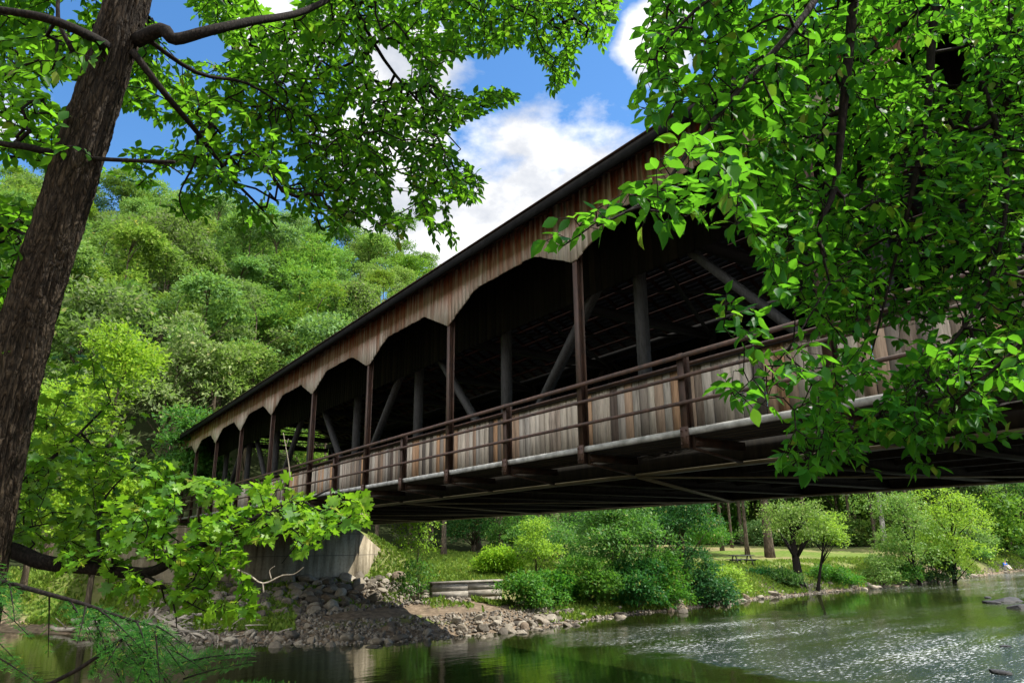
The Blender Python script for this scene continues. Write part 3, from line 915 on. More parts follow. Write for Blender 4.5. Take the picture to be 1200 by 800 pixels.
def lp(pts, r0, r1):
    """limb from (px, py, depth) rows with tapering radius, smoothed"""
    p = np.array([at(*q) for q in pts])
    n = len(p); t = np.arange(n); ts = np.linspace(0, n - 1, (n - 1) * 4 + 1)
    # Catmull-Rom
    outp = []
    for x in ts:
        i = min(int(x), n - 2); f = x - i
        p0, p1, p2, p3 = p[max(i - 1, 0)], p[i], p[i + 1], p[min(i + 2, n - 1)]
        outp.append(.5 * ((2 * p1) + (-p0 + p2) * f + (2 * p0 - 5 * p1 + 4 * p2 - p3) * f * f + (-p0 + 3 * p1 - 3 * p2 + p3) * f ** 3))
    return np.array(outp), np.linspace(r0, r1, len(outp))


# ---- 1. the leaning tree on the left
tree1 = empty("leaning_ash_tree", (0, 0, 0))
tr_pts, _ = lp([(-95, 960, 4.75), (-52, 800, 4.9), (-17, 600, 5.0), (26, 400, 5.1), (88, 200, 5.2), (150, 0, 5.4), (205, -200, 5.7), (265, -430, 6.2), (330, -640, 6.8)], 1, 1)
tree1.location = tuple(tr_pts[0] - np.array([0, 0, .2]))
tag(tree1, "dark leaning trunk with furrowed bark and leafy canopy at the left edge", "tree")
# trunk with real bark ridges
NS, NL = 110, 420
tl = np.linspace(0, len(tr_pts) - 1, NL)
tp_ = np.stack([np.interp(tl, np.arange(len(tr_pts)), tr_pts[:, k]) for k in range(3)], 1)
for _ in range(6): tp_[1:-1] = (tp_[:-2] + tp_[1:-1] * 2 + tp_[2:]) / 4
trad = np.interp(tl / tl[-1], [0, .12, .4, .62, .8, 1], [.23, .185, .157, .134, .115, .065])
tan = nrmz(np.gradient(tp_, axis=0)); sdv = nrmz(np.cross(tan, np.array([0, 1.0, 0]))); upv = np.cross(sdv, tan)
th = np.arange(NS) * 2 * PI / NS
arc = np.concatenate([[0], np.cumsum(np.linalg.norm(np.diff(tp_, axis=0), axis=1))])
rv = np.zeros((NL, NS))
for i in range(NL):
    for k in range(NS):
        c_, s_ = math.cos(th[k]), math.sin(th[k])
        q = (c_ * 3.6, s_ * 3.6, arc[i] * 2.6)
        a = mnoise.noise(q) ; b2 = mnoise.noise((c_ * 8.5 + a, s_ * 8.5, arc[i] * 2.0 + 9)); c2 = mnoise.noise((c_ * 18, s_ * 18, arc[i] * 16 + 5))
        ridge = 1 - abs(b2) * 2.2
        rv[i, k] = trad[i] * (1 + .04 * mnoise.noise((c_ * .9, s_ * .9, arc[i] * .9))) + .027 * ridge + .005 * c2 + .008 * a - .008
ring = np.cos(th)[None, :, None] * sdv[:, None, :] + np.sin(th)[None, :, None] * upv[:, None, :]
tv = (tp_[:, None, :] + ring * rv[:, :, None]).reshape(-1, 3)
ii, kk = np.meshgrid(np.arange(NL - 1), np.arange(NS), indexing="ij"); k2 = (kk + 1) % NS
tq = np.stack([ii * NS + kk, ii * NS + k2, (ii + 1) * NS + k2, (ii + 1) * NS + kk], -1).reshape(-1, 4)


def finish(mb, name, mat, root, smooth=False):
    """parent a mesh built in world coordinates"""
    o = mb.build(name, mat, root, smooth)
    o.matrix_parent_inverse = Matrix.Translation(-Vector(root.location))
    return o


tmb = MB(); tmb.v.append(tv); tmb.c = len(tv); tmb.l.append(tq.ravel()); tmb.n.extend([4] * len(tq))
finish(tmb, "trunk", M["bark_near"], tree1, True)
limbs = [(tr_pts, np.interp(np.linspace(0, 1, len(tr_pts)), [0, .12, .4, .62, .8, 1], [.25, .22, .19, .16, .12, .06]))]
L1 = [lp([(160, 48, 5.35), (190, 35, 5.3), (205, 46, 5.3), (245, 36, 5.4), (295, 25, 5.7), (360, 12, 6.2), (440, -30, 6.8), (540, -60, 7.4)], .055, .018),
      lp([(155, 60, 5.3), (195, 112, 5.4), (235, 160, 5.8), (270, 207, 6.2), (305, 243, 6.6), (325, 268, 6.8)], .028, .006),
      lp([(232, 155, 5.8), (228, 190, 5.8), (210, 230, 5.9), (222, 262, 6.0)], .012, .004),
      lp([(165, 40, 5.3), (230, 85, 5.6), (290, 98, 6.0), (340, 130, 6.5)], .02, .007),
      lp([(135, 60, 5.3), (100, 40, 5.0), (55, 22, 4.8), (0, 12, 4.7), (-90, 0, 4.6)], .04, .018),
      lp([(85, 60, 5.0), (68, 20, 5.0), (72, -30, 5.1)], .018, .01),
      lp([(62, 180, 5.1), (30, 172, 5.0), (0, 168, 4.9), (-70, 150, 4.8)], .03, .014),
      lp([(110, 186, 5.15), (150, 188, 5.1), (205, 190, 5.1)], .016, .013),
      lp([(170, 190, 5.1), (195, 193, 5.1), (214, 205, 5.1)], .008, .005),
      lp([(205, -200, 5.7), (330, -140, 6.4), (470, -90, 7.3), (600, -40, 8.2), (660, 10, 8.6)], .06, .014),
      lp([(330, -140, 6.4), (400, -20, 7.0), (450, 70, 7.6), (500, 130, 8.2), (540, 175, 8.6)], .03, .006),
      lp([(265, -430, 6.2), (420, -330, 7.5), (600, -220, 9.0)], .05, .015),
      lp([(150, 0, 5.4), (215, -60, 6.6), (290, 10, 8.0), (340, 90, 9.2), (380, 170, 10.0)], .04, .007),
      lp([(60, 300, 5.1), (20, 270, 5.8), (-30, 260, 6.6)], .02, .008)]
limbs += L1
lm = MB()
for p, r in L1: lm.tube(p, r, 9)
polyA = [(-120, -110), (745, -110), (740, -40), (722, 12), (700, 75), (655, 105), (600, 120), (560, 135), (520, 160), (545, 190), (590, 225), (560, 240), (500, 225), (515, 275), (470, 262), (440, 245), (400, 262), (370, 235), (330, 225), (345, 180), (300, 150), (250, 120), (200, 95), (150, 90), (90, 60), (-150, 60)]
polyB = [(-150, 40), (130, 40), (110, 110), (85, 180), (55, 260), (20, 330), (-10, 480), (-150, 560)]
polyC = [(140, 90), (260, 110), (320, 150), (340, 230), (300, 250), (255, 215), (225, 190), (240, 140), (150, 130)]
attr = np.concatenate([fill(polyA, 8200, lambda x, y: 5.6 + .002 * max(x, 0), lambda x, y: 8.0 + .004 * max(x, 0), hole=.30, hscale=70),
                       fill(polyB, 2200, 4.9, 7.4, hole=.33), fill(polyC, 420, 5.6, 7.8, hole=.36, hscale=40), fill([(130, 60), (300, 80), (520, 200), (540, 290), (430, 285), (330, 275), (210, 250), (110, 200)], 520, 6.2, 9.5, hole=.47, hscale=35)])
PP, pa, ra, n0 = grow(limbs, attr, step=.22, sag=.02)
cnt, rad = wood_tubes(lm, PP, pa, ra, n0, .0028, .55, .03)
finish(lm, "branches", M["bark_dark"], tree1, True)
cm = MB()
nl = twig_leaves(cm, T_OV, PP, pa, cnt, n0, .040, .100, maxcnt=9, droop=.3, jitter=.35, fwd=.75)
print("canopy leaves", nl)
finish(cm, "crown", M["leaf_canopy"], tree1)

# ---- 2. the tree whose branches hang in from the right
tree2 = empty("overhanging_elm_tree", (0, 0, 0))
tag(tree2, "broad leaved tree hanging its bright green sprays in from the top right over the bridge", "tree")
tb, _ = lp([(2300, 900, 3.0), (2200, 500, 3.1), (2050, 100, 3.3), (1850, -250, 3.6), (1600, -480, 4.0), (1350, -600, 4.5)], 1, 1)
tree2.location = tuple(tb[0])
l2 = MB(); l2r = np.interp(np.linspace(0, 1, len(tb)), [0, 1], [.22, .07])
l2.tube(tb, l2r, 20)
finish(l2, "trunk", M["bark_dark"], tree2, True)
L2 = [lp([(1350, -600, 4.5), (1150, -480, 4.4), (1020, -250, 4.3), (1000, 0, 4.2), (988, 130, 4.1), (978, 220, 4.1), (960, 270, 4.0), (972, 330, 4.0)], .05, .005),
      lp([(1350, -600, 4.5), (1250, -400, 4.6), (1150, -150, 4.8), (1098, 0, 4.8), (1088, 120, 4.7), (1070, 220, 4.6), (1050, 300, 4.6), (1020, 420, 4.5)], .05, .004),
      lp([(1600, -480, 4.0), (1420, -300, 4.2), (1290, -100, 4.5), (1195, 5, 4.8), (1155, 90, 4.9), (1110, 200, 5.0), (1100, 320, 5.0)], .05, .005),
      lp([(1020, -250, 4.3), (980, -60, 3.8), (945, 15, 3.6), (880, 90, 3.4), (820, 160, 3.2), (770, 225, 3.0), (700, 265, 2.8)], .024, .004),
      lp([(1098, -5, 4.8), (1040, 45, 5.0), (985, 90, 5.0), (920, 110, 4.9)], .026, .006),
      lp([(1150, 95, 4.9), (1180, 200, 4.6), (1160, 330, 4.3), (1090, 430, 4.2), (1010, 500, 4.2), (930, 545, 4.2)], .018, .004),
      lp([(1850, -250, 3.6), (1600, -50, 3.4), (1400, 150, 3.4), (1290, 300, 3.5), (1200, 400, 3.6), (1120, 470, 3.7)], .035, .005),
      lp([(1000, 0, 4.2), (900, -30, 3.6), (830, 0, 3.3), (770, 60, 3.2)], .018, .004),
      lp([(972, 330, 4.0), (930, 400, 3.8), (870, 470, 3.6)], .006, .003),
      lp([(820, 160, 3.2), (850, 220, 3.1), (865, 270, 3.1)], .007, .003)]
b2m = MB()
for p, r in L2: b2m.tube(p, r, 8)
dA = lambda x, y: 3.2 + .9 * sstep(np.array(x), 850, 1050)
dB = lambda x, y: 4.4 + 1.6 * sstep(np.array(x), 850, 1050)
big = [(780, -70), (1270, -70), (1270, 380), (1250, 430), (1200, 470), (1150, 440), (1060, 400), (1000, 400), (940, 380), (905, 350), (890, 290), (865, 250), (830, 200), (800, 140), (770, 90), (760, 30)]
tip1 = [(800, 150), (880, 190), (870, 250), (790, 262), (720, 270), (660, 290), (632, 285), (650, 255), (700, 232), (760, 205)]
tip2 = [(848, 330), (880, 330), (900, 390), (890, 410), (850, 400), (838, 370)]
tip3 = [(840, 440), (890, 425), (930, 400), (975, 400), (960, 450), (900, 480), (850, 490)]
tip4 = [(930, 470), (1000, 400), (1130, 420), (1180, 470), (1120, 500), (1060, 540), (1000, 535), (940, 555), (905, 550), (930, 515)]
tip5 = [(1060, 420), (1200, 380), (1300, 420), (1200, 490), (1130, 500)]
tip6 = [(735, 20), (790, 20), (800, 120), (770, 160), (745, 130), (750, 70)]
tip7 = [(850, 200), (880, 215), (880, 270), (845, 275)]
attr = np.concatenate([fill(big, 5800, dA, dB, hole=.33, hscale=42), fill([(900, -60), (1260, -60), (1260, 400), (1200, 450), (1050, 380), (960, 380), (910, 330), (880, 180)], 3000, 4.8, 6.4, hole=.37, hscale=45), fill(tip1, 110, 2.5, 3.1), fill(tip2, 26, 3.2, 3.6), fill(tip3, 60, 3.1, 3.9),
                       fill(tip4, 560, 3.6, 4.6, hole=.35), fill([(1030, 400), (1260, 400), (1260, 490), (1180, 520), (1100, 548), (1030, 562), (1000, 520)], 260, 3.7, 4.8, hole=.3), fill(tip5, 130, 3.4, 4.2, hole=.4), fill(tip6, 60, 3.0, 3.6), fill(tip7, 18, 3.0, 3.3)])
PP, pa, ra, n0 = grow([(tb, l2r)] + L2, attr, step=.16, sag=.02)
cnt, rad = wood_tubes(b2m, PP, pa, ra, n0, .0016, .55, .016)
finish(b2m, "branches", M["bark_dark"], tree2, True)
cm = MB()
nl = twig_leaves(cm, T_OV, PP, pa, cnt, n0, .046, .084, maxcnt=8, droop=.35, jitter=.38, fwd=.6)
print("elm leaves", nl)
finish(cm, "crown", M["leaf_elm"], tree2)

# ---- 3. the maple reaching over the water from behind the trunk
tree3 = empty("maple_tree", (0, 0, 0))
tag(tree3, "maple with a low crooked limb reaching out over the water below the bridge end", "tree")
mt, _ = lp([(-190, 1150, 5.3), (-180, 900, 5.4), (-165, 700, 5.5), (-150, 500, 5.6), (-135, 300, 5.8), (-120, 150, 6.0)], 1, 1)
tree3.location = tuple(mt[0])
mr = np.linspace(.16, .07, len(mt))
m3 = MB(); m3.tube(mt, mr, 16); finish(m3, "trunk", M["bark_dark"], tree3, True)
L3 = [lp([(-165, 690, 5.5), (-60, 640, 5.5), (5, 642, 5.45), (50, 658, 5.4), (100, 664, 5.4), (150, 670, 5.4), (182, 668, 5.4), (215, 648, 5.4), (255, 630, 5.45), (300, 606, 5.5), (345, 592, 5.6), (388, 572, 5.7)], .075, .006),
      lp([(90, 662, 5.4), (105, 652, 5.35), (118, 655, 5.3), (130, 668, 5.35)], .03, .02),
      lp([(165, 670, 5.4), (195, 690, 5.2), (205, 715, 5.1), (207, 735, 5.1)], .011, .003),
      lp([(195, 690, 5.2), (220, 705, 5.1), (240, 716, 5.0)], .008, .003),
      lp([(-60, 640, 5.5), (20, 570, 5.9), (80, 520, 6.3), (130, 470, 6.7)], .03, .006),
      lp([(120, 664, 5.4), (115, 620, 5.6), (125, 580, 5.9), (160, 545, 6.2)], .018, .004),
      lp([(255, 630, 5.45), (270, 590, 5.6), (265, 560, 5.7)], .010, .004),
      lp([(300, 606, 5.5), (350, 625, 5.4), (330, 660, 5.3)], .007, .003)]
b3 = MB()
for p, r in L3: b3.tube(p, r, 9)
pm1 = [(120, 600), (150, 560), (205, 545), (240, 560), (300, 570), (330, 560), (370, 590), (430, 578), (428, 610), (390, 625), (350, 650), (330, 635), (290, 640), (270, 700), (300, 720), (250, 720), (200, 690), (150, 690), (130, 650)]
pm2 = [(0, 560), (60, 520), (120, 500), (180, 540), (210, 600), (170, 660), (100, 655), (30, 640), (-100, 640), (-100, 540)]
pm3 = [(20, 430), (90, 400), (150, 440), (190, 520), (150, 560), (60, 560), (-80, 560), (-80, 420)]
attr = np.concatenate([fill(pm1, 760, 4.8, 6.2, hole=.35, hscale=40), fill(pm2, 620, 5.2, 7.2, hole=.3, hscale=50), fill(pm3, 120, 5.9, 7.6, hole=.4, hscale=50), fill([(60, 640), (290, 640), (300, 720), (240, 728), (180, 700), (60, 690)], 190, 4.9, 5.8, hole=.4, hscale=40)])
PP, pa, ra, n0 = grow([(mt, mr)] + L3, attr, step=.17, sag=.03)
cnt, rad = wood_tubes(b3, PP, pa, ra, n0, .002, .55, .02)
finish(b3, "branches", M["bark_dark"], tree3, True)
cm = MB(); nl = twig_leaves(cm, T_MA, PP, pa, cnt, n0, .052, .086, maxcnt=7, droop=.45, jitter=.4, fwd=.7)
print("maple leaves", nl)
finish(cm, "crown", M["leaf_maple"], tree3)

# bare broken twig caught in the maple leaves
tw = empty("bare_twig", tuple(at(275, 665, 5.0)))
tag(tw, "pale bare forked twig hanging below the maple leaves in front of the abutment", "twig")
for pts, r0, r1 in (([(268, 664, 5.0), (290, 672, 5.0), (308, 683, 4.95), (330, 674, 4.95), (345, 672, 4.95), (356, 664, 4.9)], .007, .003), ([(308, 683, 4.95), (309, 694, 4.95)], .005, .004), ([(318, 678, 4.95), (316, 668, 4.95), (322, 663, 4.95)], .004, .002)):
    p, r = lp(pts, r0, r1); t_ = MB(); t_.tube(p, r, 6); finish(t_, "stem", M["drift"], tw, True)


tw2 = empty("bare_twig", tuple(at(339, 542, 5.3)))
tag(tw2, "pale bare stick standing up out of the maple leaves in front of the bridge railing", "twig")
for pts, r0, r1 in (([(340, 560, 5.3), (338, 541, 5.3), (335, 524, 5.3), (332, 507, 5.3)], .0045, .002), ([(335, 524, 5.3), (338, 514, 5.3)], .0022, .0015)):
    p, r = lp(pts, r0, r1); t_ = MB(); t_.tube(p, r, 6); finish(t_, "stem", M["drift"], tw2, True)


# ---- 4. hemlock sprays at the bottom left
def hemlock(name, label, stems, fr_list, n_side=16, root=None):
    o = empty(name, (0, 0, 0)); tag(o, label, "hemlock")
    wd_ = MB(); lf = MB()
    p0 = at(*root[0]); o.location = tuple(p0)
    for pts, r0, r1 in stems:
        p, r = lp(pts, r0, r1); wd_.tube(p, r, 7)
    pos = []; ax = []; no = []; sz = []
    for (a, b, wdt) in fr_list:
        pa_, pb_ = at(*a), at(*b); L = np.linalg.norm(pb_ - pa_); d = (pb_ - pa_) / L
        nn = nrmz(np.array([0.1, -.45, 1.0]) + rng.normal(0, .25, 3)); side = np.cross(d, nn); side /= np.linalg.norm(side)
        k = max(6, int(L / .03)); axis_pts = [pa_ + d * L * f + np.array([0, 0, -.10 * L * f * f]) for f in np.linspace(0, 1, 8)]
        wd_.tube(axis_pts, np.linspace(.004, .0012, 8), 5)
        for i in range(k):
            f = i / k; base = pa_ + d * L * f + np.array([0, 0, -.10 * L * f * f])
            for sg in (1, -1):
                ln_ = wdt * (1 - f * .75) * rng.uniform(.6, 1.1)
                sd_ = nrmz(side * sg + d * .75 + np.array([0, 0, -.15]) + rng.normal(0, .1, 3))
                m_ = max(3, int(ln_ / .0065))
                for j in range(m_):
                    q = base + sd_ * ln_ * j / m_
                    for s2 in (1, -1):
                        pos.append(q); ax.append(np.cross(sd_, nn) * s2 + sd_ * .7 + rng.normal(0, .15, 3)); no.append(nn + rng.normal(0, .2, 3)); sz.append(.019 * rng.uniform(.7, 1.2))
    leaves(lf, T_NE, np.array(pos), np.array(ax), np.array(no), np.array(sz))
    finish(wd_, "trunk", M["bark_dark"], o, True); finish(lf, "needles", M["leaf_hemlock"], o)
    print(name, len(pos))
    return o


fr = []
stem_a = [(-120, 660, 3.3), (-20, 676, 3.2), (50, 694, 3.1), (100, 708, 3.05), (140, 722, 3.0), (185, 735, 2.95)]
for k in range(17):
    f = rng.uniform(.2, 1); i = f * (len(stem_a) - 1); j = min(int(i), len(stem_a) - 2); s = np.array(stem_a[j]) + (np.array(stem_a[j + 1]) - np.array(stem_a[j])) * (i - j)
    fr.append((tuple(s), (s[0] + rng.uniform(-10, 60), s[1] + rng.uniform(20, 75), s[2] + rng.uniform(-.3, .3)), .07))
for k in range(22):
    s = (rng.uniform(110, 200), rng.uniform(725, 775), rng.uniform(2.8, 3.2))
    fr.append((s, (s[0] + rng.uniform(-50, 70), s[1] + rng.uniform(15, 60), s[2] + rng.uniform(-.2, .2)), .07))
for a, b in (((205, 778, 2.9), (302, 752, 2.8)), ((215, 795, 2.85), (300, 765, 2.8)), ((230, 810, 2.8), (350, 789, 2.7)), ((-30, 690, 3.2), (40, 735, 3.0)), ((-40, 720, 3.2), (30, 770, 3.0)), ((-30, 640, 3.2), (25, 690, 3.1)), ((-20, 760, 3.0), (60, 800, 2.9)), ((200, 760, 2.9), (240, 780, 2.85))):
    fr.append((a, b, .075))
hemlock("hemlock_sapling", "drooping feathery hemlock branches at the bottom left over the water", [(stem_a, .014, .004), ([(-120, 1200, 3.4), (-120, 900, 3.35), (-120, 660, 3.3), (-125, 400, 3.4)], .03, .02), ([(-120, 860, 3.3), (60, 800, 3.0), (150, 745, 2.95), (190, 750, 2.9)], .012, .004), ([(-120, 900, 3.3), (100, 850, 2.95), (230, 805, 2.8)], .01, .003)], fr, root=[(-120, 1200, 3.4)])


# ------------------------------------------------------------------ mid-distance trees and shrubs
def crown_points(n, lobes, rg):
    """points in the outer shell of overlapping lobes (cx, cy, cz, rx, ry, rz)"""
    lobes = np.asarray(lobes, float); wts = (lobes[:, 3] * lobes[:, 5]); wts = wts / wts.sum()
    k = rg.choice(len(lobes), n, p=wts)
    d = nrmz(rg.normal(0, 1, (n, 3))); d[:, 2] = np.where(d[:, 2] < -.35, -d[:, 2], d[:, 2])
    rr_ = rg.uniform(.55, 1.0, n) ** .6
    return lobes[k, :3] + d * rr_[:, None] * lobes[k, 3:], d, k


def rand_lobes(h, cr, cb, nl, rg, squash=.75):
    L = []
    for _ in range(nl):
        f = rg.uniform(0, 1); z = cb + (h - cb) * (.15 + .75 * f)
        env = cr * (math.sin(PI * min(max((z - cb) / (h - cb), .05), .97) ** .75) ** .6)
        a = rg.uniform(0, 2 * PI); rr_ = env * rg.uniform(.15, .72)
        s = cr * rg.uniform(.28, .5)
        L.append((rr_ * math.cos(a), rr_ * math.sin(a), z, s * .92, s * .92, s * squash))
    return L


def tree_meshes(h, cr, cb, tr, nclump, per, lsize, seed, lean=(0, 0), nl=14, spread=.35, wob=.15, tmpl=T_SI, trunk_sides=8, droop=.2):
    rg = np.random.default_rng(seed)
    lobes = rand_lobes(h, cr, cb, nl, rg)
    La = np.array(lobes)
    fr_ = cr / np.quantile(np.hypot(La[:, 0], La[:, 1]) + La[:, 3], .85); ft_ = (h - cb) / ((La[:, 2] + La[:, 5]).max() - cb)
    fr_ = max(fr_, 1.0)
    La[:, :2] *= fr_; La[:, 3:5] *= fr_; La[:, 2] = cb + (La[:, 2] - cb) * ft_; La[:, 5] *= max(ft_, .9)
    lobes = [tuple(l) for l in La]
    top = np.array([lean[0], lean[1], 0])
    lobes = [(l[0] + top[0] * l[2] / h, l[1] + top[1] * l[2] / h, *l[2:]) for l in lobes]
    n = 9
    zz = np.linspace(-.3, h * .86, n)
    tpts = np.stack([top[0] * zz / h + np.cumsum(rg.normal(0, wob * .12 * tr * 4, n)), top[1] * zz / h + np.cumsum(rg.normal(0, wob * .12 * tr * 4, n)), zz], 1)
    trr = tr * np.interp(np.linspace(0, 1, n), [0, .08, .5, 1], [1.5, 1.0, .7, .15])
    wood = MB(); wood.tube(tpts, trr, trunk_sides)
    for l in lobes:
        c = np.array(l[:3]); zb = max(cb * .7, c[2] - np.hypot(c[0], c[1]) * 1.0 - .4)
        s = np.array([np.interp(zb, zz, tpts[:, k]) for k in range(3)])
        mid = (s + c) / 2 + rg.normal(0, .12, 3) * cr * .3 + np.array([0, 0, .08 * cr])
        wood.tube([s, mid, c], np.array([tr * .32, tr * .2, tr * .06]), 5)
    pc, dd, kk_ = crown_points(nclump, lobes, rg)
    pos = np.repeat(pc, per, 0) + rg.normal(0, 1, (nclump * per, 3)) * np.array([spread, spread, spread * .55])
    ax = np.repeat(dd, per, 0) * .8 + rg.normal(0, .7, (nclump * per, 3)) + np.array([0, 0, -droop])
    no = np.repeat(dd, per, 0) * .5 + np.array([0, 0, .8]) + rg.normal(0, .45, (nclump * per, 3))
    lf = MB(); leaves(lf, tmpl, pos, ax, no, lsize * rg.uniform(.6, 1.25, len(pos)))
    return wood.mesh("trunk"), lf.mesh("crown")


def plant_tree(name, label, loc, meshes, bark, leafm, cat="tree", group=None, rz=0.0, s=1.0, names=("trunk", "crown")):
    o = empty(name, loc, rz); o.scale = (s, s, s)
    tag(o, label, cat, group)
    for me_, mt_, nm in ((meshes[0], bark, names[0]), (meshes[1], leafm, names[1])):
        if me_.materials: c = link(nm, me_, None, o)
        else: c = link(nm, me_, mt_, o)
    return o


# hillside forest
HILL = [tree_meshes(rngh, rc, cb, .24, ncl, 12, ls_, 100 + k, nl=nl_, spread=.32) for k, (rngh, rc, cb, nl_, ncl, ls_) in enumerate([(17, 4.9, 4.5, 12, 520, .42), (20, 5.4, 5.5, 15, 640, .44), (15, 5.2, 4, 11, 480, .40), (21, 4.4, 5, 14, 560, .40), (18, 6.0, 5.0, 16, 700, .46), (14, 4.2, 3.6, 10, 400, .38), (19, 5.0, 7.0, 9, 400, .46), (16, 3.4, 3.0, 10, 380, .36)])]
placed = []
rg = np.random.default_rng(21)
gname = "forest trees on the hillside"
for tries in range(9000):
    a = rg.uniform(-.66, .06); r = math.sqrt(rg.uniform(56 ** 2, 178 ** 2))
    x, y = r * math.sin(a), r * math.cos(a)
    sp = rg.uniform(4.8, 7.4) if r < 120 else rg.uniform(5.6, 8.2)
    t = x * U2[0] + y * U2[1]; v = x * V2[0] + y * V2[1]
    if t < 60 and -2 < v < 24: continue
    if v > 3 and v < 23 and t < 75: continue
    if any((x - q[0]) ** 2 + (y - q[1]) ** 2 < sp * sp for q in placed): continue
    placed.append((x, y, r))
    if len(placed) >= 290: break
for k, (x, y, r) in enumerate(placed):
    plant_tree("hillside_tree", "broad leafy tree in the forest covering the hillside behind the bridge", (x, y, gz(x, y) - .3), HILL[(k * 5 + k // 7) % 8], M["bark_mid"], M["leaf_wood"], "tree", gname, rg.uniform(0, 6.28), rg.uniform(.85, 1.3))
print("hill trees", len(placed))


def ground_at(px, py):
    """first hit of the ground along a view ray"""
    d = at(px, py, 1.0) - EYE
    for s in np.geomspace(8, 300, 3000):
        p = EYE + d * s
        if p[2] < max(gz(p[0], p[1]), -99): return p
    return EYE + d * 80


def gp(px, depth):
    p = at(px, 640, depth); return np.array([p[0], p[1], gz(p[0], p[1])])


def mk(px, depth, htop, hw_px, name, label, leafm, bark="bark_mid", trr=.15, cb=.25, nclump=500, per=10, ls=.16, lean=(0, 0), seed=0, cat="tree", nl=14, spread=.22, names=("trunk", "crown"), droop=.2):
    """a tree or shrub standing at depth metres on column px, its top at row htop and its crown hw_px wide each side"""
    p = gp(px, depth)
    h = at(px, htop, depth)[2] - p[2]; cr = hw_px * depth / FPX
    ls *= 1.28; nclump = int(nclump * .8); spread *= .9
    ms = tree_meshes(h, cr, h * cb, trr, nclump, per, ls, seed + 500, lean, nl, spread, droop=droop)
    return plant_tree(name, label, tuple(p - np.array([0, 0, .05])), ms, M[bark], M[leafm], cat, names=names)


# left bank
mk(112, 33, 362, 78, "young_tree", "bright lime green young tree standing tall on the left bank behind the maple", "leaf_lime", trr=.14, cb=.12, nclump=1500, per=10, ls=.20, seed=1, nl=26, spread=.3)
mk(35, 36, 430, 60, "young_tree", "yellow green tree on the left bank half hidden by the leaning trunk", "leaf_lime", trr=.16, cb=.12, nclump=1200, per=10, ls=.20, seed=2, nl=22, spread=.3)
mk(205, 40, 470, 55, "young_tree", "green tree on the left bank just before the far end of the bridge", "leaf_bush", trr=.16, cb=.12, nclump=1100, per=10, ls=.20, seed=3, nl=20, spread=.3)
mk(-90, 34, 400, 90, "young_tree", "tree on the left bank at the picture edge behind the leaning trunk", "leaf_bush", trr=.16, cb=.12, nclump=1100, per=10, ls=.22, seed=4, nl=20, spread=.3)
# beyond the bridge, left to right
mk(490, 38, 598, 36, "sapling", "light green sapling growing beside the abutment wing wall", "leaf_lime", trr=.05, cb=.25, nclump=150, per=9, ls=.14, seed=5, nl=9, spread=.2)
mk(492, 37, 655, 30, "shrub", "small bright shrub at the foot of the abutment wing wall", "leaf_bush", trr=.04, cb=.05, nclump=220, per=9, ls=.13, seed=6, cat="shrub", nl=9, names=("stem", "foliage"))
mk(555, 66, 560, 62, "dark_tree", "dark dense tree above the weedy slope beside the bridge", "leaf_dark", trr=.2, cb=.1, nclump=900, per=10, ls=.22, seed=7, nl=18, spread=.3)
mk(612, 60, 590, 40, "dark_tree", "second dark tree right of the weedy slope, behind the lime green sapling", "leaf_bush", trr=.2, cb=.1, nclump=800, per=10, ls=.2, seed=8, nl=16, spread=.3)
mk(628, 46, 606, 34, "sapling", "lime green sapling with upright sprays left of the big river bush", "leaf_lime", trr=.06, cb=.1, nclump=420, per=9, ls=.16, seed=9, nl=12)
mk(662, 50, 610, 36, "shrub", "olive green shrub between the sapling and the big river bush", "leaf_bush", trr=.06, cb=.05, nclump=420, per=9, ls=.15, seed=10, cat="shrub", nl=12, names=("stem", "foliage"))
mk(622, 37, 672, 42, "shrub", "low dark rounded bush beside the dirt path at the river", "leaf_bush", trr=.05, cb=.02, nclump=520, per=10, ls=.15, seed=11, cat="shrub", nl=14, names=("stem", "foliage"))
mk(722, 41, 572, 66, "river_tree", "big dense green bush tree leaning over the far bank in the centre", "leaf_bush", trr=.16, cb=.03, nclump=1500, per=10, ls=.17, seed=12, nl=26, spread=.24)
mk(690, 38.8, 650, 40, "shrub", "leafy green bush at the waterline left of the big bush tree", "leaf_bush", trr=.06, cb=.02, nclump=600, per=10, ls=.15, seed=13, cat="shrub", nl=14, names=("stem", "foliage"))
mk(800, 43, 560, 50, "river_tree", "dark green tree trailing foliage right down to the water", "leaf_dark", trr=.15, cb=.03, nclump=1100, per=10, ls=.17, seed=14, nl=22, spread=.24)
mk(762, 64, 520, 60, "leaning_tree", "tree with a dark leaning trunk behind the big bush tree", "leaf_bush", "bark_dark", trr=.38, cb=.45, nclump=900, per=10, ls=.24, seed=15, lean=(2.4, 0), nl=16, spread=.3)
mk(850, 46.5, 664, 26, "shrub", "bright yellow green bush on the bank right of the dark trailing tree", "leaf_lime", trr=.05, cb=.02, nclump=420, per=10, ls=.14, seed=16, cat="shrub", nl=12, names=("stem", "foliage"))
mk(888, 53, 672, 22, "shrub", "low dark bush on the eroded bank left of the black trunked tree", "leaf_dark", trr=.05, cb=.02, nclump=300, per=10, ls=.14, seed=17, cat="shrub", nl=10, names=("stem", "foliage"))
mk(932, 52.5, 585, 46, "black_trunk_tree", "small tree with a thick black trunk standing at the waterline", "leaf_willow", "bark_dark", trr=.36, cb=.42, nclump=520, per=9, ls=.17, seed=18, nl=14, spread=.26)
mk(952, 52.8, 600, 34, "black_trunk_tree", "slim leaning stem tree right beside the thick black trunk", "leaf_lime", "bark_dark", trr=.13, cb=.45, nclump=320, per=9, ls=.16, seed=19, lean=(1.4, 0), nl=10, spread=.26)
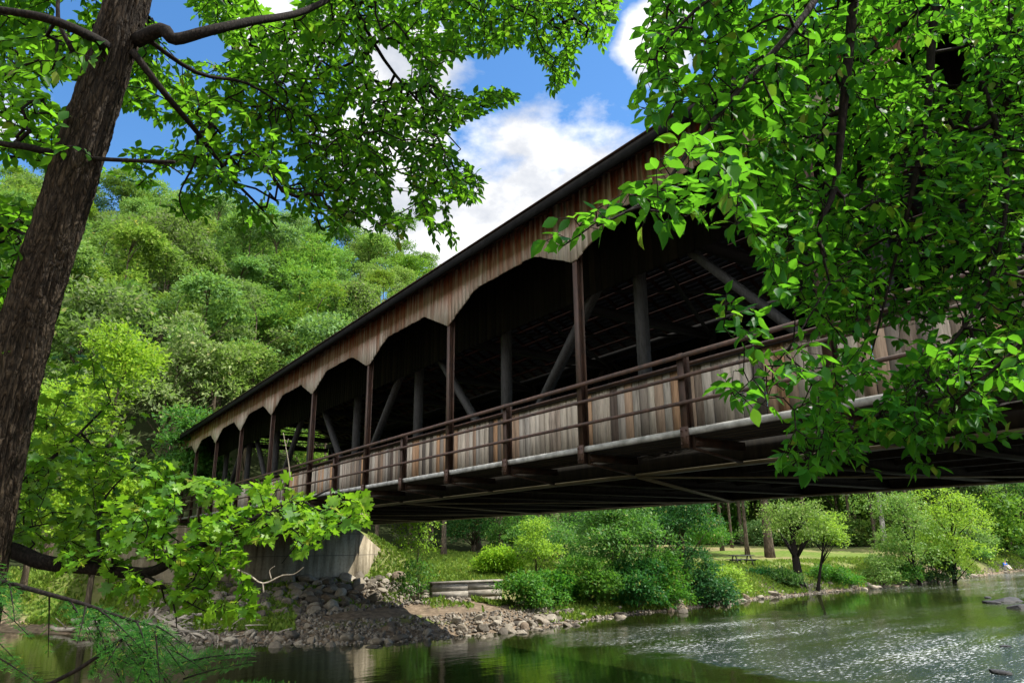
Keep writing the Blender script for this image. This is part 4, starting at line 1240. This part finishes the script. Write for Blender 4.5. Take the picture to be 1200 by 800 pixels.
mk(962, 55, 662, 26, "shrub", "mid green bush at the foot of the black trunked tree", "leaf_bush", trr=.05, cb=.02, nclump=380, per=10, ls=.14, seed=20, cat="shrub", nl=12, names=("stem", "foliage"))
mk(990, 56, 668, 24, "shrub", "bush with spiky grassy foliage right of the black trunked tree", "leaf_bush", trr=.05, cb=.02, nclump=320, per=10, ls=.14, seed=21, cat="shrub", nl=12, names=("stem", "foliage"))
mk(1028, 58, 650, 26, "shrub", "pale grey green bush on the bank left of the willows", "leaf_willow", trr=.05, cb=.02, nclump=360, per=10, ls=.15, seed=22, cat="shrub", nl=12, names=("stem", "foliage"))
mk(1072, 60, 572, 52, "willow_tree", "grey green willow leaning over the far bank, left one of the pair", "leaf_willow", "bark_dark", trr=.16, cb=.16, nclump=900, per=10, ls=.19, seed=23, lean=(-1.2, -.6), nl=20, spread=.3)
mk(1110, 63, 566, 50, "willow_tree", "bright green willow over dark roots, right one of the pair", "leaf_lime", "bark_dark", trr=.2, cb=.12, nclump=900, per=10, ls=.2, seed=24, lean=(.6, -.8), nl=20, spread=.3)
mk(1232, 96, 545, 80, "leaning_river_tree", "tree at the right edge whose bare trunk leans left over the river", "leaf_bush", "bark_mid", trr=.34, cb=.35, nclump=1200, per=10, ls=.22, seed=25, lean=(-7.5, -2), nl=20, spread=.32)
mk(1142, 80, 640, 20, "shrub", "green shrub behind the seated person on the far bank", "leaf_bush", trr=.05, cb=.02, nclump=260, per=10, ls=.16, seed=26, cat="shrub", nl=10, names=("stem", "foliage"))
mk(1208, 90, 640, 30, "shrub", "shrub at the right picture edge below the leaning trunk", "leaf_bush", trr=.05, cb=.02, nclump=300, per=10, ls=.16, seed=27, cat="shrub", nl=10, names=("stem", "foliage"))
for k, (px, dep, top, hw, mat, lab) in enumerate([
    (655, 38.3, 668, 34, "leaf_bush", "bush overhanging the water between the dirt path and the big bush tree"),
    (745, 39.3, 655, 40, "leaf_dark", "dark leafy bush at the waterline under the big bush tree"),
    (775, 40.8, 645, 36, "leaf_bush", "bush trailing into the river right of the big bush tree"),
    (826, 42.8, 660, 30, "leaf_dark", "dark bush touching the water at the foot of the dark trailing tree"),
    (585, 46, 640, 30, "leaf_lime", "yellow green bush on the weedy slope above the block wall"),
    (640, 54, 600, 50, "leaf_bush", "tall round bush behind the saplings on the centre bank"),
    (680, 58, 585, 50, "leaf_dark", "dark bush tree filling the gap behind the centre bank bushes"),
    (820, 62, 600, 40, "leaf_bush", "light leafy bush between the leaning tree and the park trunks"),
    (915, 52, 668, 20, "leaf_bush", "small bush on the bank at the left side of the black trunk"),
    (1050, 60.5, 655, 24, "leaf_bush", "green bush under the left willow at the waterline"),
    (1092, 63.5, 645, 26, "leaf_dark", "dark bush between the two willows at the waterline")]):
    mk(px, dep, top, hw, "shrub", lab, mat, trr=.05, cb=.01, nclump=620, per=10, ls=.16, seed=60 + k, cat="shrub", nl=16, names=("stem", "foliage"))
# park trees with bare trunks
for k, (px, dep, tr_) in enumerate([(846, 74, .2), (858, 80, .16), (875, 68, .2), (902, 66, .36), (897, 66.8, .14), (1000, 92, .24)]):
    mk(px, dep, 470, 40, "park_tree", ["tall slim tree with a pale brown trunk behind the dark trailing tree", "tall tree with a straight tan trunk, second in the park row", "tall tree with a brown trunk beside the picnic table", "tree with the stoutest brown trunk on the park lawn", "thin dark stem beside the stout brown trunk on the park lawn", "tall tree with a brown trunk at the back of the park lawn"][k],
       "leaf_bush" if k % 2 else "leaf_wood", "bark_mid", trr=tr_, cb=.40, nclump=520, per=10, ls=.28, seed=40 + k, nl=14, spread=.4)
mk(1037, 84, 430, 50, "park_tree", "tall tree with a smooth pale grey trunk under the middle of the bridge", "leaf_willow", "bark_grey", trr=.3, cb=.45, nclump=600, per=10, ls=.3, seed=47, nl=14, spread=.4)
# woodland wall behind the park
rg = np.random.default_rng(5)
kk_ = 0
for a in np.concatenate([np.linspace(-.05, .78, 44), np.linspace(-.04, .77, 40)]):
    r = rg.uniform(98, 112) + (14 if kk_ >= 44 else 0); r = max(r, float(shore_r(a)) + 16 + 6 * rg.random()); x, y = r * math.sin(a), r * math.cos(a)
    plant_tree("woodland_tree", "leafy tree in the wood along the back of the riverside park", (x, y, gz(x, y) - 1.6), HILL[kk_ % 8], M["bark_mid"], M["leaf_wood"], "tree", "woodland trees behind the park", rg.uniform(0, 6.28), rg.uniform(.9, 1.3)); kk_ += 1
ub = tree_meshes(2.6, 1.9, .1, .05, 300, 10, .24, 77, nl=12, spread=.3)
for k in range(120):
    a = rg.uniform(-.04, .76); r = rg.uniform(94, 108) if k < 60 else rg.uniform(108, 140); r = max(r, float(shore_r(a)) + 9 + 5 * rg.random()); x, y = r * math.sin(a), r * math.cos(a)
    plant_tree("undergrowth_bush", "low leafy bush along the shaded edge of the park wood", (x, y, gz(x, y) - .3), ub, M["bark_mid"], M["leaf_wood"], "shrub", "undergrowth bushes at the wood edge", rg.uniform(0, 6.28), rg.uniform(1.0, 1.7) * (1 if k < 60 else 1.7), ("stem", "foliage"))


# ------------------------------------------------------------------ weeds and grass (nobody could count them)
def weeds(name, sampler, n, size, mat, tm_=T_SI, up=1.0, seed=0, parts=None):
    rg_ = np.random.default_rng(seed)
    pts = sampler(rg_, n); pts = np.array(pts)
    z = ground(pts[:, 0], pts[:, 1])
    P3 = np.stack([pts[:, 0], pts[:, 1], z - .02 + rg_.uniform(0, .12, len(pts)) * size * 4], 1)
    ax = rg_.normal(0, .55, (len(pts), 3)) + np.array([0, 0, up]); no = rg_.normal(0, 1, (len(pts), 3)) + np.array([0, -.5, .4])
    mb = MB(); leaves(mb, tm_, P3, ax, no, size * rg_.uniform(.5, 1.4, len(pts)))
    return tag(mb.build(name, M[mat]), kind="stuff")


def smp_bank(rg_, n):
    o = []
    while len(o) < n:
        a = rg_.uniform(-.72, -.28); r = shore_r(a) + rg_.uniform(1.6, 22) ; o.append((r * math.sin(a), r * math.cos(a)))
        if mnoise.noise((o[-1][0] * .6, o[-1][1] * .6, 1)) < -.25: o.pop()
    return o


def smp_slope(rg_, n):
    o = []
    while len(o) < n:
        t = rg_.uniform(37.5, 62); v = rg_.uniform(17.5, 33); p = br(t, v)
        if v < 18.4 + abs(t - 42) * .3: continue
        o.append((p[0], p[1]))
    return o


def smp_park(rg_, n):
    o = []
    while len(o) < n:
        a = rg_.uniform(.05, .60); r = shore_r(a) + rg_.uniform(.2, 12); x, y = r * math.sin(a), r * math.cos(a)
        if mnoise.noise((x * .35, y * .35, 5)) + rg_.normal(0, .22) < .0: continue
        o.append((x, y))
    return o


weeds("bank_grass", smp_bank, 42000, .22, "grass", seed=1)
weeds("slope_weeds", smp_slope, 56000, .24, "grass", seed=2)
weeds("shore_grass", smp_park, 46000, .22, "grass", seed=3)

def smp_wall(rg_, n):
    o = []
    a_, b_ = atz(500, 716, -.1), atz(600, 712, -.1)
    while len(o) < n:
        f = rg_.random(); p = a_ + (b_ - a_) * f + np.array([rg_.normal(0, .9), rg_.normal(0, .9) + 1.6, 0])
        if mnoise.noise((p[0] * .9, p[1] * .9, 2)) < .05: continue
        o.append((p[0], p[1]))
    return o


def smp_bench(rg_, n):
    o = []
    while len(o) < n:
        p = br(rg_.uniform(34, 42), rg_.uniform(8, 20))
        if mnoise.noise((p[0] * .55, p[1] * .55, 8)) + rg_.normal(0, .08) < .22: continue
        o.append((p[0], p[1]))
    return o


weeds("path_weeds", smp_wall, 2600, .20, "grass", seed=4)
weeds("bench_weeds", smp_bench, 5200, .17, "grass", seed=5)

# ------------------------------------------------------------------ stones
def rock_mesh(seed, sub=3):
    rg_ = np.random.default_rng(seed)
    bm = bmesh.new(); bmesh.ops.create_icosphere(bm, subdivisions=sub, radius=1)
    pl = [(nrmz(rg_.normal(0, 1, 3)), rg_.uniform(.55, .85)) for _ in range(9)]
    sx = np.array([1, rg_.uniform(.65, .95), rg_.uniform(.42, .7)])
    for vtx in bm.verts:
        p = np.array(vtx.co)
        for n_, d_ in pl:
            e = p @ n_ - d_
            if e > 0: p = p - n_ * e * .92
        p = p * (1 + .07 * mnoise.noise(Vector(p) * 2.3 + Vector((seed, 0, 0))) + .03 * mnoise.noise(Vector(p) * 6))
        vtx.co = Vector(p * sx)
    me_ = bpy.data.meshes.new("stone"); bm.to_mesh(me_); bm.free()
    return me_


ROCKS = [rock_mesh(k) for k in range(12)]
for m_ in ROCKS: m_.materials.append(M["rock"])
SMALL = [rock_mesh(50 + k, 2) for k in range(6)]
rg = np.random.default_rng(11)


def put_rock(x, y, s, name, label, group, dz=.25, mesh=None, cat="rock", z=None):
    o = bpy.data.objects.new(name, mesh or ROCKS[int(rg.integers(12))]); col.objects.link(o)
    o.location = (x, y, (gz(x, y) if z is None else z) + s * dz)
    o.rotation_euler = (rg.normal(0, .35), rg.normal(0, .35), rg.uniform(0, 6.28)); o.scale = (s, s, s)
    return tag(o, label, cat, group)


done = []
k = 0
while k < 175:
    t = 41.8 - 6.8 * rg.random() ** 1.5; v = rg.uniform(5.5, 19.5); s = rg.uniform(.25, .58) * (.8 + .4 * (t - 35) / 7)
    if any((t - a) ** 2 + (v - b) ** 2 < (.72 * (s + c)) ** 2 for a, b, c in done): continue
    done.append((t, v, s)); p = br(t, v); k += 1
    put_rock(p[0], p[1], s, "riprap_stone", "angular grey brown stone in the riprap heaped below the abutment", "riprap stones below the abutment", .15 + .25 * rg.random())
k = 0
while k < 105:
    px = rg.uniform(175, 735) if k > 40 else rg.uniform(520, 735); a0 = atz(px, 742, WZ); a = math.atan2(a0[0], a0[1])
    r = shore_r(a) + rg.uniform(-2.2, 2.6) * (1 if px < 600 else .9)
    s = rg.uniform(.16, .40); k += 1
    x, y = r * math.sin(a), r * math.cos(a)
    put_rock(x, y, s, "shore_stone", "pale worn stone on the stony spit along the near edge of the left bank", "stones along the left shore", .2)
k = 0
while k < 45:
    px = rg.choice([rg.uniform(775, 925), rg.uniform(975, 1120), rg.uniform(1000, 1200)]); a0 = atz(px, 700, WZ); a = math.atan2(a0[0], a0[1])
    r = shore_r(a) + rg.normal(-.2, .7); s = rg.uniform(.18, .5); k += 1
    put_rock(r * math.sin(a), r * math.cos(a), s, "shore_stone", "pale stone along the waterline of the riverside park", "stones along the park shore", .2, z=max(gz(r * math.sin(a), r * math.cos(a)), WZ - .05))
for px, py, s, lab in ((1180, 704, 1.15, "largest dark wet slab rising from the river at the right edge"), (1162, 706, .6, "dark wet rock on the left flank of the large river slab"), (1196, 712, .8, "dark wet rock in front of the large river slab"), (1178, 757, .22, "small black stone alone in the right part of the riffle"), (1172, 788, .38, "flat black stone in the bottom right corner of the river"), (1158, 700, .3, "small dark stone behind the river slab, farthest left")):
    p = atz(px, py, WZ); o = put_rock(p[0], p[1], s, "river_rock", lab, None, .02, z=WZ)
    o.data = o.data.copy(); o.data.materials.clear(); o.data.materials.append(M["wet_rock"]); o.rotation_euler = (0, 0, rg.uniform(0, 6)); o.scale = (s, s * .8, s * .45)
# pebbles
gm = MB()
pv = []
tmp = [(np.array([v_.co[:] for v_ in s_.vertices]), [tuple(p_.vertices) for p_ in s_.polygons]) for s_ in SMALL[:1]]
tmpS = rock_mesh(60, 1); tvS = np.array([v_.co[:] for v_ in tmpS.vertices]); tfS = [tuple(p_.vertices) for p_ in tmpS.polygons]
N = 9000
px = rg.uniform(120, 1250, N); az_ = (px - 600) / 900; az_ = np.arctan2((px - 600), 870)
r = shore_r(az_) + rg.uniform(-1.0, 3.6, N) * np.where(az_ < .1, 1.15, .55)
x = r * np.sin(az_); y = r * np.cos(az_)
tq_ = rg.uniform(33, 42, N // 2); vq_ = rg.uniform(5, 20, N // 2)
x = np.concatenate([x, U2[0] * tq_ + V2[0] * vq_]); y = np.concatenate([y, U2[1] * tq_ + V2[1] * vq_])
sz = rg.uniform(.04, .13, len(x)) * np.where(np.arange(len(x)) >= N, 1.5, 1.0)
leaves(gm, (tvS, tfS), np.stack([x, y, ground(x, y) + sz * .2], 1), rg.normal(0, 1, (len(x), 3)) * np.array([1, 1, .2]), rg.normal(0, .25, (len(x), 3)) + np.array([0, 0, 1]), sz)
m, nt, out = newmat("pebbles")
g = nd(nt, "ShaderNodeNewGeometry")
principled(nt, out, ramp(nt, g.outputs["Random Per Island"], [(0, (0.05, 0.042, 0.032)), (.5, (0.13, 0.11, 0.083)), (1, (0.27, 0.24, 0.19))]), .85)
tag(gm.build("gravel", m), kind="stuff")

# low retaining wall by the path
p0 = gp(508, 36.5); p1 = gp(588, 38.5)
rw = empty("retaining_wall", tuple(p0)); tag(rw, "low pale concrete block wall beside the dirt path below the weedy slope", "retaining wall")
d = p1 - p0; L = math.hypot(d[0], d[1]); rw.rotation_euler.z = math.atan2(d[1], d[0])
rb = MB(); rr_ = random.Random(4)
x = 0.0
for row in range(3):
    x = -.3 * (row % 2)
    while x < L:
        wd_ = rr_.uniform(1.5, 2.4); rb.box((max(x, 0), rr_.uniform(-.006, .006), row * .36 - .25), (min(x + wd_ - .004, L), .4, row * .36 + .108)); x += wd_
M["pale_block"] = plain_mat("pale_block", (.12, .105, .08), (.34, .31, .26), 2.2, .9, .4, .02, vscale=(1, 1, 2.5))
rb.build("block_course", M["pale_block"], rw)
MB().box((-.05, -.05, .833), (L + .05, .45, .93)).build("coping", M["pale_block"], rw)

# driftwood pile on the left bank
drift = [((85, 728), (205, 742), .14, "longest bleached log lying along the left bank"), ((150, 745), (250, 725), .11, "log propped across the driftwood heap on the left bank"), ((180, 722), (240, 748), .09, "slim log sloping down to the water in the driftwood heap"), ((60, 735), (135, 738), .10, "short log at the left end of the driftwood"), ((165, 738), (190, 715), .07, "broken limb sticking up from the driftwood heap")]
for (a, b, r_, lab) in drift:
    pa_ = ground_at(a[0], a[1] + 3); pb_ = ground_at(b[0], b[1] + 3)
    pa_[2] = gz(pa_[0], pa_[1]) + r_ * 1.1; pb_[2] = gz(pb_[0], pb_[1]) + r_ * 1.1 + (.35 if b[1] < 730 else 0)
    f = np.linspace(0, 1, 9)[:, None]; pts = pa_ + (pb_ - pa_) * f; pts[1:-1] += rng.normal(0, .05, (7, 3))
    o = empty("driftwood_log", tuple(pa_)); tag(o, lab, "driftwood log", "driftwood logs on the left bank")
    dm = MB(); dm.tube(pts, np.linspace(r_, r_ * .55, 9), 9); finish(dm, "log", M["drift"], o, True)
    for q in range(3):
        s = pts[2 + q * 2]; dd = np.array([rng.normal(0, 1), rng.normal(0, 1), abs(rng.normal(0, .6)) + .2]); dd /= np.linalg.norm(dd)
        bmz = MB(); bmz.tube([s, s + dd * .35, s + dd * .7 + rng.normal(0, .08, 3)], np.array([r_ * .35, r_ * .25, r_ * .1]), 6); finish(bmz, "stub", M["drift"], o, True)
sk = MB()
cpt = ground_at(222, 742)
for q in range(70):
    s = cpt + np.array([rng.normal(0, 1.3), rng.normal(0, .8), 0]); s[2] = gz(s[0], s[1]) + abs(rng.normal(0, .22))
    dd = np.array([rng.normal(0, 1), rng.normal(0, .6), rng.normal(0, .3)]); dd /= np.linalg.norm(dd); ln_ = rng.uniform(.4, 1.4)
    sk.tube([s, s + dd * ln_ * .5 + rng.normal(0, .04, 3), s + dd * ln_], np.array([.03, .022, .01]), 5)
tag(sk.build("brushwood_debris", M["drift"], smooth=True), kind="stuff")

# picnic table in the park
pt = ground_at(870, 662)
tb_ = empty("picnic_table", tuple(pt), .25); tag(tb_, "weathered wooden picnic table on the bare park ground", "picnic table")
MB().box((-.9, -.36, .71), (.9, .36, .76)).build("tabletop", M["grey_timber"], tb_)
for s in (-1, 1):
    MB().box((-.9, s * .72 - .13, .42), (.9, s * .72 + .13, .46)).build("bench_seat", M["grey_timber"], tb_)
    lg = MB(); x = s * .62
    lg.bar((x, -.55, 0), (x, -.18, .708), .05, .1); lg.bar((x, .55, 0), (x, .18, .708), .05, .1); lg.box((x + .027, -.8, .33), (x + .065, .8, .418))
    lg.build("leg", M["grey_timber"], tb_)

# person sitting on the far bank
def skin_mesh(verts, edges, radii, name, root=0, sub=2):
    me_ = bpy.data.meshes.new(name); me_.from_pydata([tuple(v_) for v_ in verts], edges, [])
    o = bpy.data.objects.new(name, me_); col.objects.link(o)
    o.modifiers.new("s", "SKIN"); sb = o.modifiers.new("u", "SUBSURF"); sb.levels = sub; sb.render_levels = sub
    for k_, r_ in enumerate(radii):
        me_.skin_vertices[0].data[k_].radius = (r_, r_) if np.isscalar(r_) else r_
        me_.skin_vertices[0].data[k_].use_root = (k_ == root)
    dg = bpy.context.evaluated_depsgraph_get(); ev = o.evaluated_get(dg)
    res = bpy.data.meshes.new_from_object(ev); bpy.data.objects.remove(o)
    res.name = name
    return res


_a = math.atan2(*(atz(1178, 671, WZ)[:2])); _r = float(shore_r(_a)) + .9
pp = np.array([_r * math.sin(_a), _r * math.cos(_a), gz(_r * math.sin(_a), _r * math.cos(_a))])
per = empty("person", tuple(pp), .4); per.scale = (1.12, 1.12, 1.12); tag(per, "person in blue shirt and pale trousers sitting on the far bank", "person")
skin_c = plain_mat("skin", (.42, .25, .17), (.48, .29, .20), 5, .6, .05)
bv = [(0, 0, .14), (0, -.06, .40), (0, -.12, .62), (0, -.15, .72), (0, -.17, .84), (0, -.17, .95),
      (.09, .02, .13), (.15, -.36, .42), (.16, -.62, .06), (.16, -.76, .04), (-.09, .02, .13), (-.16, -.38, .40), (-.15, -.66, .05), (-.15, -.80, .04),
      (.18, -.12, .62), (.24, -.20, .40), (.18, -.42, .40), (.16, -.50, .40), (-.18, -.12, .62), (-.24, -.20, .40), (-.18, -.42, .39), (-.16, -.50, .39)]
be = [(0, 1), (1, 2), (2, 3), (3, 4), (4, 5), (0, 6), (6, 7), (7, 8), (8, 9), (0, 10), (10, 11), (11, 12), (12, 13), (2, 14), (14, 15), (15, 16), (16, 17), (2, 18), (18, 19), (19, 20), (20, 21)]
brd = [.13, .12, .11, .05, .095, .07, .09, .065, .045, .035, .09, .065, .045, .035, .06, .045, .035, .03, .06, .045, .035, .03]
link("body", skin_mesh(bv, be, brd, "body"), skin_c, per, smooth=True)
link("shirt", skin_mesh([bv[0], bv[1], bv[2], bv[14], bv[15], bv[18], bv[19]], [(0, 1), (1, 2), (2, 3), (3, 4), (2, 5), (5, 6)], [.15, .145, .13, .08, .062, .08, .062], "shirt"), plain_mat("blue_cloth", (.03, .12, .45), (.05, .18, .58), 6, .85, .1), per, smooth=True)
link("trousers", skin_mesh([bv[0], bv[6], bv[7], bv[8], bv[10], bv[11], bv[12]], [(0, 1), (1, 2), (2, 3), (0, 4), (4, 5), (5, 6)], [.15, .105, .082, .062, .105, .082, .062], "trousers"), plain_mat("pale_cloth", (.5, .47, .42), (.62, .58, .52), 6, .9, .1), per, smooth=True)
hm = MB(); hp = rock_mesh(90, 3); hv = np.array([v_.co[:] for v_ in hp.vertices]); hv = nrmz(hv) * np.array([.088, .10, .085]) + np.array([0, -.155, .93]); hm.add(hv, [tuple(p_.vertices) for p_ in hp.polygons])
hm.build("hair", plain_mat("brown_hair", (.03, .02, .012), (.06, .04, .025), 20, .7, .2), per, True)
